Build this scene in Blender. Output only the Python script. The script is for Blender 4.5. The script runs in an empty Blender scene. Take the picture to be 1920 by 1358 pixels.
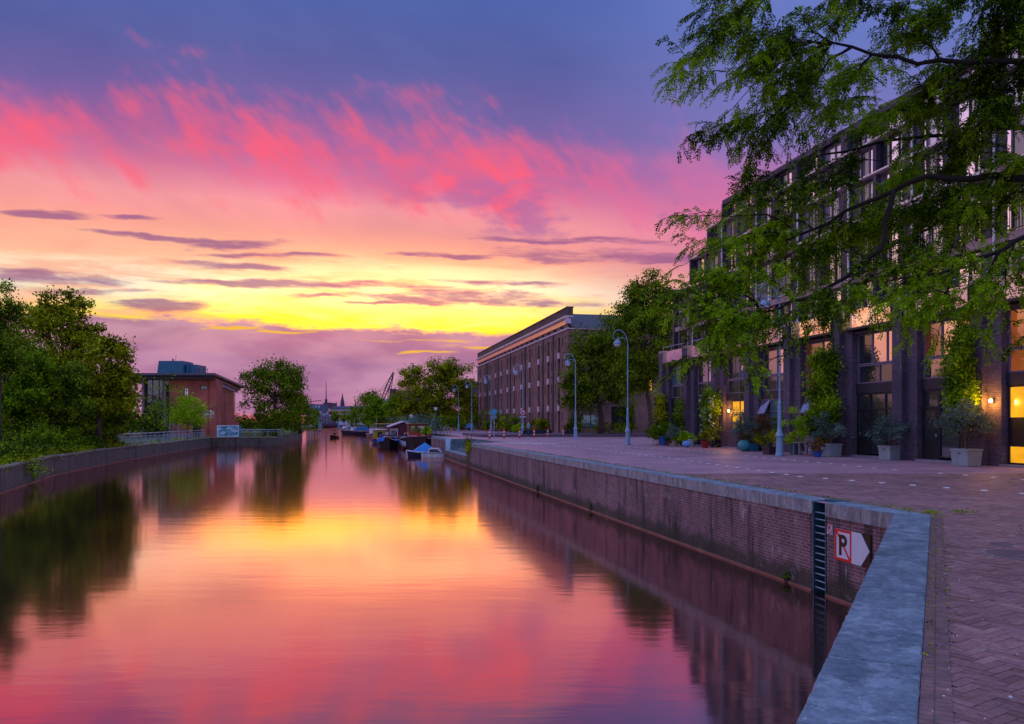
import bpy, bmesh, math, random
import numpy as np
from mathutils import Vector, Matrix
from mathutils.geometry import tessellate_polygon
random.seed(7); RNG = np.random.default_rng(7)
S = bpy.context.scene; COL = S.collection
R = math.radians; PI = math.pi
# ---------------------------------------------------------------- helpers
def lin(c):
    return tuple((v/255/12.92) if v/255 <= .04045 else ((v/255+.055)/1.055)**2.4 for v in c)+(1.0,)
def tag(o, label=None, cat=None, group=None, kind=None):
    if label: o['label'] = label
    if cat: o['category'] = cat
    if group: o['group'] = group
    if kind: o['kind'] = kind
    return o
def empty(name, loc=(0,0,0), rz=0, label=None, cat=None, group=None, scale=None):
    o = bpy.data.objects.new(name, None); COL.objects.link(o)
    o.location = loc; o.rotation_euler = (0,0,rz); o.empty_display_size = .2
    if scale: o.scale = (scale,)*3
    return tag(o, label, cat, group)
def copy_tree(o, parent=None):
    c = o.copy(); COL.objects.link(c)
    if parent is not None: c.parent = parent
    for ch in list(o.children): copy_tree(ch, c)
    return c
class MB:
    def __init__(s): s.v = []; s.f = []
    def quad(s, a, b, c, d):
        i = len(s.v); s.v += [a,b,c,d]; s.f.append((i,i+1,i+2,i+3)); return s
    def poly(s, pts):
        i = len(s.v); s.v += list(pts); s.f.append(tuple(range(i,i+len(pts)))); return s
    def box(s, x0,x1,y0,y1,z0,z1):
        i = len(s.v)
        s.v += [(x0,y0,z0),(x1,y0,z0),(x1,y1,z0),(x0,y1,z0),(x0,y0,z1),(x1,y0,z1),(x1,y1,z1),(x0,y1,z1)]
        s.f += [(i,i+3,i+2,i+1),(i+4,i+5,i+6,i+7),(i,i+1,i+5,i+4),(i+1,i+2,i+6,i+5),(i+2,i+3,i+7,i+6),(i+3,i,i+4,i+7)]
        return s
    def prism(s, pts, z0, z1):            # pts: ccw xy polygon
        n = len(pts); i = len(s.v)
        s.v += [(p[0],p[1],z0) for p in pts]+[(p[0],p[1],z1) for p in pts]
        s.f.append(tuple(i+n+k for k in range(n))); s.f.append(tuple(i+n-1-k for k in range(n)))
        for k in range(n): s.f.append((i+k, i+(k+1)%n, i+n+(k+1)%n, i+n+k))
        return s
    def prism_y(s, pts, y0, y1):          # pts: xz polygon extruded along y
        n = len(pts); i = len(s.v)
        s.v += [(p[0],y0,p[1]) for p in pts]+[(p[0],y1,p[1]) for p in pts]
        s.f.append(tuple(i+k for k in range(n))); s.f.append(tuple(i+n+n-1-k for k in range(n)))
        for k in range(n): s.f.append((i+(k+1)%n, i+k, i+n+k, i+n+(k+1)%n))
        return s
    def prism_x(s, pts, x0, x1):          # pts: yz polygon extruded along x
        n = len(pts); i = len(s.v)
        s.v += [(x0,p[0],p[1]) for p in pts]+[(x1,p[0],p[1]) for p in pts]
        s.f.append(tuple(i+n-1-k for k in range(n))); s.f.append(tuple(i+n+k for k in range(n)))
        for k in range(n): s.f.append((i+k, i+(k+1)%n, i+n+(k+1)%n, i+n+k))
        return s
    def tube(s, pts, rad, n=6, cap=True):
        P = [Vector(p) for p in pts]; m = len(P)
        if not hasattr(rad,'__len__'): rad = [rad]*m
        base = len(s.v); prev = None
        for k in range(m):
            t = (P[min(k+1,m-1)]-P[max(k-1,0)])
            if t.length < 1e-9: t = Vector((0,0,1))
            t.normalize()
            a = prev if prev is not None else (Vector((1,0,0)) if abs(t.x) < .9 else Vector((0,1,0)))
            u = (a - t*a.dot(t))
            if u.length < 1e-6: u = t.orthogonal()
            u.normalize(); w = t.cross(u); prev = u
            for j in range(n):
                an = 2*PI*j/n
                s.v.append(tuple(P[k]+(u*math.cos(an)+w*math.sin(an))*rad[k]))
        for k in range(m-1):
            for j in range(n):
                a = base+k*n+j; b = base+k*n+(j+1)%n
                s.f.append((a,b,b+n,a+n))
        if cap:
            s.f.append(tuple(base+n-1-j for j in range(n))); s.f.append(tuple(base+(m-1)*n+j for j in range(n)))
        return s
    def lathe(s, prof, cx=0, cy=0, n=12):  # prof: (r,z) bottom to top
        base = len(s.v); m = len(prof)
        for r,z in prof:
            for j in range(n):
                a = 2*PI*j/n; s.v.append((cx+r*math.cos(a), cy+r*math.sin(a), z))
        for k in range(m-1):
            for j in range(n):
                a = base+k*n+j; b = base+k*n+(j+1)%n
                s.f.append((a,b,b+n,a+n))
        s.f.append(tuple(base+n-1-j for j in range(n))); s.f.append(tuple(base+(m-1)*n+j for j in range(n)))
        return s
    def wall(s, x0,x1,z0,z1, holes, y=0.0, depth=.25, f=None):   # xz wall facing -y with real openings
        f = f or (lambda x,z,yy: (x,yy,z))
        xs = sorted(set([x0,x1]+[h[0] for h in holes]+[h[1] for h in holes]))
        zs = sorted(set([z0,z1]+[h[2] for h in holes]+[h[3] for h in holes]))
        xs = [x for x in xs if x0-1e-6 <= x <= x1+1e-6]; zs = [z for z in zs if z0-1e-6 <= z <= z1+1e-6]
        for i in range(len(xs)-1):
            cx = (xs[i]+xs[i+1])/2
            hh = [h for h in holes if h[0] < cx < h[1]]
            zrun = None
            for j in range(len(zs)-1):
                cz = (zs[j]+zs[j+1])/2
                hit = any(h[2] < cz < h[3] for h in hh)
                if not hit and zrun is None: zrun = zs[j]
                if hit and zrun is not None:
                    s.quad(f(xs[i],zrun,y), f(xs[i+1],zrun,y), f(xs[i+1],zs[j],y), f(xs[i],zs[j],y)); zrun = None
            if zrun is not None:
                s.quad(f(xs[i],zrun,y), f(xs[i+1],zrun,y), f(xs[i+1],zs[-1],y), f(xs[i],zs[-1],y))
        for a,b,c,d in holes:
            Y = y+depth
            s.quad(f(a,c,y),f(b,c,y),f(b,c,Y),f(a,c,Y)); s.quad(f(a,d,Y),f(b,d,Y),f(b,d,y),f(a,d,y))
            s.quad(f(a,c,Y),f(a,d,Y),f(a,d,y),f(a,c,y)); s.quad(f(b,c,y),f(b,d,y),f(b,d,Y),f(b,c,Y))
            s.quad(f(a,c,Y),f(b,c,Y),f(b,d,Y),f(a,d,Y))
        return s
    def build(s, name, mat, parent=None, smooth=False, label=None, cat=None, group=None, kind=None, bevel=0):
        me = bpy.data.meshes.new(name); me.from_pydata(s.v, [], s.f); me.update()
        o = bpy.data.objects.new(name, me); COL.objects.link(o)
        if mat: me.materials.append(mat)
        if parent is not None: o.parent = parent
        if smooth:
            me.polygons.foreach_set('use_smooth', [True]*len(me.polygons))
        if bevel:
            m = o.modifiers.new('bevel','BEVEL'); m.width = bevel; m.segments = 2; m.limit_method = 'ANGLE'
        return tag(o, label, cat, group, kind)
H0 = 792.0; F = 1500.0; CH = 1.6
def G(px, py, z=0.0):
    Y = (CH-z)*F/(py-H0); return ((px-960)*Y/F, Y, z)
def P(px, py, Y): return ((px-960)*Y/F, Y, CH-(py-H0)*Y/F)
ROT = math.atan2(-.979,.2027)
def qx(Y): return 9.51-.207*Y          # canal edge of the right quay
# ---------------------------------------------------------------- node helper
class NT:
    def __init__(s, tree): s.t = tree; s.n = tree.nodes; s.l = tree.links
    def put(s, sock, v):
        if isinstance(v, bpy.types.NodeSocket): s.l.new(v, sock)
        else: sock.default_value = v
    def m(s, op, a, b=0.0, c=0.0, clamp=False):
        n = s.n.new('ShaderNodeMath'); n.operation = op; n.use_clamp = clamp
        s.put(n.inputs[0], a); s.put(n.inputs[1], b)
        if op in ('MULTIPLY_ADD','COMPARE','SMOOTH_MAX'): s.put(n.inputs[2], c)
        return n.outputs[0]
    def mix(s, fac, a, b, mode='MIX'):
        n = s.n.new('ShaderNodeMix'); n.data_type = 'RGBA'; n.blend_type = mode; n.clamp_factor = True
        s.put(n.inputs[0], fac); s.put(n.inputs[6], a); s.put(n.inputs[7], b); return n.outputs[2]
    def ramp(s, v, stops, interp='LINEAR'):
        n = s.n.new('ShaderNodeValToRGB'); s.put(n.inputs[0], v); r = n.color_ramp; r.interpolation = interp
        while len(r.elements) < len(stops): r.elements.new(.5)
        for e,(p,c) in zip(r.elements, stops): e.position = p; e.color = c
        return n.outputs[0]
    def sstep(s, v, a, b, lo=0.0, hi=1.0):
        n = s.n.new('ShaderNodeMapRange'); n.interpolation_type = 'SMOOTHSTEP'
        s.put(n.inputs[0], v); n.inputs[1].default_value = a; n.inputs[2].default_value = b
        n.inputs[3].default_value = lo; n.inputs[4].default_value = hi; return n.outputs[0]
    def noise(s, vec, scale, detail=3, rough=.5, dist=0):
        n = s.n.new('ShaderNodeTexNoise')
        if vec is not None: s.put(n.inputs['Vector'], vec)
        n.inputs['Scale'].default_value = scale; n.inputs['Detail'].default_value = detail
        n.inputs['Roughness'].default_value = rough; n.inputs['Distortion'].default_value = dist
        return n.outputs['Fac']
    def comb(s, x, y, z):
        n = s.n.new('ShaderNodeCombineXYZ'); s.put(n.inputs[0],x); s.put(n.inputs[1],y); s.put(n.inputs[2],z); return n.outputs[0]
    def sep(s, v):
        n = s.n.new('ShaderNodeSeparateXYZ'); s.put(n.inputs[0],v); return n.outputs
    def coord(s, which='Object'):
        return s.n.new('ShaderNodeTexCoord').outputs[which]
    def scalev(s, v, sc):
        n = s.n.new('ShaderNodeMapping'); s.put(n.inputs[0], v); n.inputs['Scale'].default_value = sc; return n.outputs[0]
    def bump(s, h, strength=.3, dist=.02):
        n = s.n.new('ShaderNodeBump'); s.put(n.inputs['Height'], h); n.inputs['Strength'].default_value = strength
        n.inputs['Distance'].default_value = dist; return n.outputs[0]
def newmat(name):
    m = bpy.data.materials.new(name); m.use_nodes = True
    t = NT(m.node_tree); b = t.n['Principled BSDF']; return m, t, b
MC = {}
def pm(name, c, rough=.7, metal=0.0, var=.25, scale=3.0, bump=.15, spec=.4, emit=None, es=1.0, island=0.0):
    if name in MC: return MC[name]
    m, t, b = newmat(name); c = lin(c) if max(c) > 1.01 else tuple(c)+(1,)
    co = t.coord()
    n = t.noise(co, scale, 4, .6)
    dark = tuple(v*(1-var) for v in c[:3])+(1,); lite = tuple(min(1,v*(1+var)) for v in c[:3])+(1,)
    col = t.ramp(n, [(.3,dark),(.7,lite)])
    if island:
        g = t.n.new('ShaderNodeNewGeometry')
        col = t.mix(1.0, col, t.ramp(g.outputs['Random Per Island'], [(0,(1-island,)*3+(1,)),(1,(1+island,)*3+(1,))]), 'MULTIPLY')
    t.put(b.inputs['Base Color'], col)
    b.inputs['Roughness'].default_value = rough; b.inputs['Metallic'].default_value = metal
    b.inputs['Specular IOR Level'].default_value = spec
    if bump: t.put(b.inputs['Normal'], t.bump(t.noise(co, scale*8, 3, .6), bump, .01))
    if emit:
        b.inputs['Emission Color'].default_value = lin(emit); b.inputs['Emission Strength'].default_value = es
    MC[name] = m; return m
def leafmat(name, c1, c2, trans=.25, rough=.5):
    if name in MC: return MC[name]
    m, t, b = newmat(name)
    g = t.n.new('ShaderNodeNewGeometry')
    n = t.noise(t.coord(), .9, 2, .5)
    f = t.m('ADD', t.m('MULTIPLY', g.outputs['Random Per Island'], .55), t.m('MULTIPLY', t.sstep(n, .36, .64), .5))
    col = t.ramp(f, [(.25,tuple(c1)+(1,)),(.85,tuple(c2)+(1,))])
    t.put(b.inputs['Base Color'], col); b.inputs['Roughness'].default_value = .75
    b.inputs['Specular IOR Level'].default_value = .06
    tr = t.n.new('ShaderNodeBsdfTranslucent'); t.put(tr.inputs[0], col)
    mx = t.n.new('ShaderNodeMixShader'); mx.inputs[0].default_value = trans
    t.l.new(b.outputs[0], mx.inputs[1]); t.l.new(tr.outputs[0], mx.inputs[2])
    t.l.new(mx.outputs[0], t.n['Material Output'].inputs[0])
    MC[name] = m; return m
def brickmat(name, c1, c2, mortar, bw=.22, rh=.075, ms=.012, flat=False, streak=0.0, rough=.85, rot=0.0, bumps=.4, msmooth=.2, spots=None, pale=0.0, streakcol=(.02,.018,.02)):
    if name in MC: return MC[name]
    m, t, b = newmat(name); co = t.coord(); x,y,z = t.sep(co)
    if flat:
        mp = t.n.new('ShaderNodeMapping'); t.put(mp.inputs[0], co); mp.inputs['Rotation'].default_value = (0,0,rot); v = mp.outputs[0]
    else: v = t.comb(t.m('ADD', x, y), z, 0.0)
    n = t.n.new('ShaderNodeTexBrick'); t.put(n.inputs['Vector'], v)
    n.inputs['Scale'].default_value = 1; n.inputs['Brick Width'].default_value = bw; n.inputs['Row Height'].default_value = rh
    n.inputs['Mortar Size'].default_value = ms; n.inputs['Mortar Smooth'].default_value = msmooth
    n.inputs['Color1'].default_value = tuple(c1)+(1,); n.inputs['Color2'].default_value = tuple(c2)+(1,); n.inputs['Mortar'].default_value = tuple(mortar)+(1,)
    col = n.outputs['Color']
    big = t.noise(co, .35, 4, .6)
    col = t.mix(1.0, col, t.ramp(big, [(.3,(.65,.65,.68,1)),(.7,(1.25,1.2,1.2,1))]), 'MULTIPLY')
    fine = t.noise(co, 9, 3, .7)
    col = t.mix(1.0, col, t.ramp(fine, [(.3,(.75,.75,.75,1)),(.7,(1.25,1.25,1.25,1))]), 'MULTIPLY')
    if streak:   # run-off stains, a fixed property of the old wall
        sv = t.comb(t.m('MULTIPLY', t.m('ADD', x, y), 2.2), t.m('MULTIPLY', z, .22), 0.0)
        sn = t.noise(sv, 1.0, 5, .65)
        col = t.mix(t.m('MULTIPLY', t.sstep(sn, .48, .66), streak), col, tuple(streakcol)+(1,))
        if pale:
            sn2 = t.noise(t.comb(t.m('MULTIPLY', t.m('ADD', x, y), 3.1), t.m('MULTIPLY', z, .5), 7.3), 1.3, 4, .7)
            col = t.mix(t.m('MULTIPLY', t.sstep(sn2, .6, .74), pale), col, (.55,.5,.5,1))
    if pale:
        zz_ = t.m('ADD', z, t.m('MULTIPLY', t.m('SUBTRACT', t.noise(co, 1.6, 5, .7), .5), .9))
        col = t.mix(t.m('MULTIPLY', t.sstep(zz_, -1.30, -1.62), .8), col, (.035,.035,.022,1))
        col = t.mix(t.m('MULTIPLY', t.sstep(t.noise(co, 1.1, 5, .75), .58, .66), .35), col, (.42,.34,.35,1))
    if spots:
        col = t.mix(t.sstep(t.noise(co, 14, 4, .7), spots[0], spots[0]+.03), col, tuple(spots[1])+(1,))
    t.put(b.inputs['Base Color'], col); b.inputs['Roughness'].default_value = rough
    b.inputs['Specular IOR Level'].default_value = .3
    h = t.m('ADD', t.m('MULTIPLY', n.outputs['Fac'], -1.0), t.m('MULTIPLY', fine, .6))
    t.put(b.inputs['Normal'], t.bump(h, bumps, .01))
    MC[name] = m; return m
# ---------------------------------------------------------------- camera, light, sky
cam = bpy.data.cameras.new('camera'); co_ = bpy.data.objects.new('camera', cam); COL.objects.link(co_)
co_.location = (0,0,CH); co_.rotation_euler = (R(90),0,0)
cam.sensor_width = 36; cam.lens = F/1920*36; cam.shift_y = 113/1920; cam.clip_end = 20000; cam.clip_start = .1
S.camera = co_
S.view_settings.view_transform = 'Standard'; S.view_settings.look = 'None'; S.view_settings.exposure = 0; S.view_settings.gamma = 1
S.render.resolution_x = 1024; S.render.resolution_y = 724
w = bpy.data.worlds.new('World'); S.world = w; w.use_nodes = True
t = NT(w.node_tree); bg = t.n['Background']
D = t.coord('Generated'); x,y,z = t.sep(D)
h = t.m('MAXIMUM', t.m('SQRT', t.m('ADD', t.m('MULTIPLY',x,x), t.m('MULTIPLY',y,y))), .02)
p = t.m('MAXIMUM', t.m('DIVIDE', z, h), 0.0); s = t.m('DIVIDE', x, h)
q = t.m('MULTIPLY', p, t.m('ADD', 1.0, t.m('MULTIPLY', t.m('MULTIPLY', s, s), .6)))
qs = t.m('ADD', q, t.m('MULTIPLY', s, .1))                       # follows the slanting cloud bank
big = t.noise(t.scalev(D,(1,1,2.2)), 2.3, 4, .5, .4)
wis = t.noise(t.comb(t.m('ADD',x,t.m('MULTIPLY',z,.9)), y, t.m('MULTIPLY',z,1.3)), 7.5, 5, .55, .5)
mid = t.noise(t.scalev(D,(1,1,1.6)), 15, 4, .55)
qq = t.m('ADD', qs, t.m('MULTIPLY', t.m('SUBTRACT',big,.5), .08))
amp = t.sstep(qs, .2, .32)
qq = t.m('ADD', qq, t.m('MULTIPLY', amp, t.m('MULTIPLY', t.m('SUBTRACT',wis,.5), .21)))
qq = t.m('ADD', qq, t.m('MULTIPLY', amp, t.m('MULTIPLY', t.m('SUBTRACT',mid,.5), .13)))
L = lin
hi = t.ramp(t.m('MULTIPLY', t.m('ADD', qs, t.m('MULTIPLY', t.m('SUBTRACT',big,.5), .07)), 1.5), [(v*1.5,L(c)) for v,c in [(.16,(255,178,150)),(.21,(252,164,150)),(.25,(248,158,164)),(.285,(222,122,160)),(.325,(166,104,164)),(.38,(118,100,165)),(.44,(92,98,164)),(.53,(80,102,172)),(.66,(100,122,195))]])
fan = t.noise(t.comb(t.m('ADD',t.m('MULTIPLY',x,2.2),t.m('MULTIPLY',z,1.5)), t.m('MULTIPLY',y,.8), t.m('MULTIPLY',z,1.0)), 11, 4, .6, .2)
pn = t.m('ADD', t.m('ADD', t.m('MULTIPLY', wis, .4), t.m('MULTIPLY', mid, .25)), t.m('MULTIPLY', fan, .35))
prof_ = t.m('SUBTRACT', 1.0, t.m('DIVIDE', t.m('ABSOLUTE', t.m('SUBTRACT', qs, .312)), .098))
pk = t.sstep(t.m('ADD', t.m('MULTIPLY', prof_, .95), t.m('MULTIPLY', t.m('SUBTRACT', pn, .53), 5.6)), .0, 1.3)
hi = t.mix(1.0, hi, t.ramp(t.m('ADD', t.m('MULTIPLY', wis, .5), t.m('MULTIPLY', big, .5)), [(.35,(.84,.86,.90,1)),(.65,(1.16,1.1,1.06,1))]), 'MULTIPLY')
hi = t.mix(t.m('MULTIPLY', pk, .95), hi, t.mix(t.sstep(s,-.1,.35), L((255,98,124)), L((240,104,150))))
lon = t.noise(t.scalev(D,(2.2,2.2,15)), 2.6, 5, .6, .3)
lo = t.ramp(t.m('MULTIPLY', t.m('ADD', t.m('ADD', q, t.m('MULTIPLY', s, .03)), t.m('MULTIPLY', t.m('SUBTRACT', lon, .5), .085)), 3), [(v*3,L(c)) for v,c in [(0,(236,88,104)),(.009,(226,102,128)),(.03,(196,122,158)),(.07,(190,134,166)),(.096,(255,176,40)),(.108,(255,212,40)),(.122,(255,226,80)),(.138,(255,236,160)),(.158,(255,241,212)),(.18,(255,226,190)),(.205,(255,192,156)),(.25,(255,170,150))]])
sal = t.m('MULTIPLY', t.sstep(t.noise(t.scalev(D,(2.4,2.4,17)), 3.6, 5, .6, .4), .47, .66), t.sstep(q, .105, .14)); lo = t.mix(t.m('MULTIPLY', sal, .62), lo, L((252,168,140)))
f_lo = t.sstep(qs, .165, .235)
col = t.mix(f_lo, lo, hi)
# right-hand side is violet rather than gold
rt = t.sstep(s, .0, .32)
rcol = t.ramp(t.m('MULTIPLY', t.m('ADD', q, t.m('MULTIPLY', t.m('SUBTRACT',big,.5), .08)), 2), [(v*2,L(c)) for v,c in [(0,(205,110,140)),(.1,(225,118,140)),(.15,(250,135,140)),(.2,(190,112,160)),(.24,(225,122,165)),(.3,(185,118,175)),(.36,(130,120,188)),(.5,(110,125,198))]])
col = t.mix(t.m('MULTIPLY', rt, .8), col, rcol)
# violet mottling under the pink bank
mot = t.m('MULTIPLY', t.sstep(t.noise(t.scalev(D,(1,1,2.2)), 6.5, 5, .6), .5, .62), t.m('MULTIPLY', t.sstep(qs,.2,.25), t.sstep(qs,.34,.29)))
col = t.mix(t.m('MULTIPLY', t.m('MULTIPLY', mot, .75), t.sstep(s,-.3,.0)), col, L((176,108,165)))
gs = t.m('MULTIPLY', t.sstep(t.m('ABSOLUTE', t.m('ADD', s, .17)), .30, .04), t.m('MULTIPLY', t.sstep(q, .06, .11), t.sstep(q, .24, .13)))
col = t.mix(1.0, col, t.mix(gs, (1,1,1,1), (3.0,1.75,.8,1)), 'MULTIPLY')
# low mauve cloud deck with ragged top edge
edge = t.m('ADD', t.m('MULTIPLY', t.noise(t.scalev(D,(3,3,14)), 3.0, 5, .65), .65), t.m('MULTIPLY', t.noise(t.scalev(D,(1,1,2.5)), 26, 4, .7), .35))
top = t.m('ADD', t.m('SUBTRACT', .112, t.m('MULTIPLY', s, .045)), t.m('MULTIPLY', t.m('SUBTRACT', edge, .5), .05))
dk = t.sstep(t.m('SUBTRACT', top, q), -.004, .006)
dcol = t.mix(t.sstep(t.noise(t.scalev(D,(1,1,3)), 9, 4, .5), .35, .65), L((166,112,154)), L((200,144,174)))
dcol = t.mix(t.sstep(q, .014, .002), dcol, L((235,88,110)))
col = t.mix(t.m('MULTIPLY', dk, .93), col, dcol)
# separate streak clouds
qw = t.m('ADD', q, t.m('MULTIPLY', t.m('SUBTRACT', t.noise(t.scalev(D,(1,1,2)), 7, 4, .6), .5), .028))
def E(px, py, a, b, tilt=0.0):
    uu = (px-960)/F; s0 = uu/math.sqrt(1+uu*uu); q0 = (H0-py)/F
    a = a/F*(1-s0*s0)**1.5*1.1; b = b/F
    ds = t.m('SUBTRACT', s, s0)
    dq = t.m('SUBTRACT', t.m('SUBTRACT', qw, q0), t.m('MULTIPLY', ds, -tilt))
    e1 = t.m('POWER', t.m('ABSOLUTE', t.m('DIVIDE', ds, a)), 2.0); e2 = t.m('POWER', t.m('ABSOLUTE', t.m('DIVIDE', dq, b)), 2.0)
    return t.m('SUBTRACT', 1.0, t.m('ADD', e1, e2))
def group(L_):
    v = E(*L_[0])
    for e in L_[1:]: v = t.m('MAXIMUM', v, E(*e))
    return v
stn = t.m('ADD', t.m('MULTIPLY', t.noise(t.scalev(D,(2.2,2.2,20)), 3.2, 6, .65, .3), .75), t.m('MULTIPLY', t.noise(t.scalev(D,(1.5,1.5,9)), 12, 4, .7), .25))
cl = group([(95,408,90,9,.08),(330,447,170,6,.1),(450,458,110,12,.0),(440,498,110,10,.08),(60,524,190,20,.05),(290,573,90,13,.0),(420,530,170,6,.06),(660,536,220,9,.04),(890,556,190,17,.08),(580,556,70,5,.03),(700,569,70,4,0),(830,479,100,6,.0),(1180,480,280,17,.03),(1010,452,200,6,.03),(250,407,60,6,0),(1050,572,90,10,.0),(930,530,120,7,.05),(520,478,130,6,.02),(180,545,120,7,.0),(760,560,110,8,.06),(1120,450,150,6,.02)])
cm = t.sstep(t.m('ADD', cl, t.m('MULTIPLY', t.m('SUBTRACT', stn, .5), 5.5)), -.1, 1.1)
col = t.mix(t.m('MULTIPLY', cm, .82), col, L((152,92,140)))
gl = group([(800,663,55,3,0),(850,641,90,4,.0),(890,652,70,3,0),(760,640,80,3,.03),(540,626,70,3,0),(420,618,60,3,0)])
gm = t.sstep(t.m('ADD', gl, t.m('MULTIPLY', t.m('SUBTRACT', stn, .47), 10.0)), .0, 1.6)
col = t.mix(t.m('MULTIPLY',gm,.9), col, L((255,190,50)))
# overhead and behind: open blue dusk sky, brightened outside the view to light surfaces
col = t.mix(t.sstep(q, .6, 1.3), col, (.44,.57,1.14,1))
lf_ = t.m('MULTIPLY', t.sstep(s,-.57,-.72), t.sstep(q,.9,.5)); col = t.mix(t.m('MULTIPLY', lf_, .7), col, t.ramp(q, [(0,(.62,.32,.42,1)),(.12,(1.1,.40,.15,1)),(.26,(1.35,.90,.92,1)),(.4,(1.15,.84,1.15,1)),(.7,(.85,.68,1.2,1))]))  # sky left of the view, brightened to lift the window reflections
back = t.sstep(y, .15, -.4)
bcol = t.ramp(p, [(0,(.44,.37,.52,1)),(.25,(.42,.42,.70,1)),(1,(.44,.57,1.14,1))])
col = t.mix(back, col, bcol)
below = t.sstep(z, -.002, -.03); col = t.mix(below, col, (.05,.04,.05,1))
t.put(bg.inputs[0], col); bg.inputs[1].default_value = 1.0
sun = bpy.data.lights.new('sun','SUN'); sun.energy = .04; sun.angle = R(36); sun.color = (1,.5,.16)
so = bpy.data.objects.new('sun', sun); COL.objects.link(so)
sd = Vector((-.17,.97,.125)).normalized(); so.rotation_euler = sd.to_track_quat('Z','Y').to_euler()
# ================================================================ ground, water, quays
WZ = -1.84
d_ = Vector((-.2027,.979)); n_ = Vector((.979,.2027))
def QL(Y, off=0.0):                       # point on right quay line at Y, shifted off metres inland
    return (qx(Y)+off*n_.x, Y+off*n_.y)
A = (6.64,13.87)                          # bend of the quay
e2 = Vector((-.469,-.883))                # from the bend back towards the camera
def AL(tt, off=0.0): return (A[0]+e2.x*tt+off*.883, A[1]+e2.y*tt-off*.469)
# water
m, t, b = newmat('canal_water')
co = t.coord(); x_,y_,z_ = t.sep(co)
n1 = t.noise(t.comb(t.m('MULTIPLY',x_,.45), t.m('MULTIPLY',y_,1.6), 0.0), 1.0, 3, .55)
n2 = t.noise(t.comb(t.m('MULTIPLY',x_,2.2), t.m('MULTIPLY',y_,7.0), 0.0), 1.0, 3, .6)
hh = t.m('ADD', t.m('MULTIPLY', n1, .7), t.m('MULTIPLY', n2, .14))
nb = t.bump(hh, .15, .03)
lw = t.n.new('ShaderNodeLayerWeight'); lw.inputs[0].default_value = .5
gl_ = t.n.new('ShaderNodeBsdfGlossy'); gl_.inputs['Roughness'].default_value = .08; gl_.inputs['Color'].default_value = (.98,.65,.65,1)
t.put(gl_.inputs['Normal'], nb)
df = t.n.new('ShaderNodeBsdfDiffuse'); df.inputs['Color'].default_value = (.02,.022,.02,1)
mx = t.n.new('ShaderNodeMixShader'); fac = t.ramp(lw.outputs['Facing'], [(.0,(.1,)*3+(1,)),(.6,(.50,)*3+(1,)),(.75,(.64,)*3+(1,)),(.87,(.90,)*3+(1,)),(1,(1,)*3+(1,))])
t.put(mx.inputs[0], fac); t.l.new(df.outputs[0], mx.inputs[1]); t.l.new(gl_.outputs[0], mx.inputs[2])
t.l.new(mx.outputs[0], t.n['Material Output'].inputs[0]); WATER = m
MB().quad((-700,-60,WZ),(300,-60,WZ),(300,900,WZ),(-700,900,WZ)).build('water', WATER, kind='structure')
# paving materials
PAVE = brickmat('plaza_brick', (.50,.27,.31), (.39,.21,.26), (.24,.18,.20), bw=.225, rh=.075, ms=.007, flat=True, rot=R(33), bumps=.25, rough=.5)
PAVER = None
def pavermat():
    m, t, b = newmat('paver'); g = t.n.new('ShaderNodeNewGeometry'); co = t.coord()
    c = t.ramp(g.outputs['Random Per Island'], [(0,(.20,.095,.09,1)),(.35,(.29,.14,.145,1)),(.7,(.36,.18,.18,1)),(.92,(.28,.15,.165,1)),(1,(.42,.24,.22,1))])
    f = t.noise(co, 26, 4, .7); c = t.mix(1, c, t.ramp(f, [(.3,(.6,.6,.6,1)),(.7,(1.35,1.3,1.3,1))]), 'MULTIPLY')
    bgn = t.noise(co, .8, 4, .6); c = t.mix(1, c, t.ramp(bgn, [(.3,(.65,.66,.66,1)),(.7,(1.2,1.2,1.2,1))]), 'MULTIPLY')
    moss = t.m('MULTIPLY', t.sstep(t.noise(co, 1.3, 5, .65), .56, .7), .5); c = t.mix(moss, c, (.10,.11,.045,1))
    sp = t.sstep(t.noise(co, 30, 3, .6), .735, .76); c = t.mix(t.m('MULTIPLY',sp,.75), c, (.55,.58,.58,1))
    t.put(b.inputs['Base Color'], c); b.inputs['Roughness'].default_value = .55; b.inputs['Specular IOR Level'].default_value = .5
    t.put(b.inputs['Normal'], t.bump(f, .35, .008)); return m
PAVER = pavermat()
STONE = None
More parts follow.
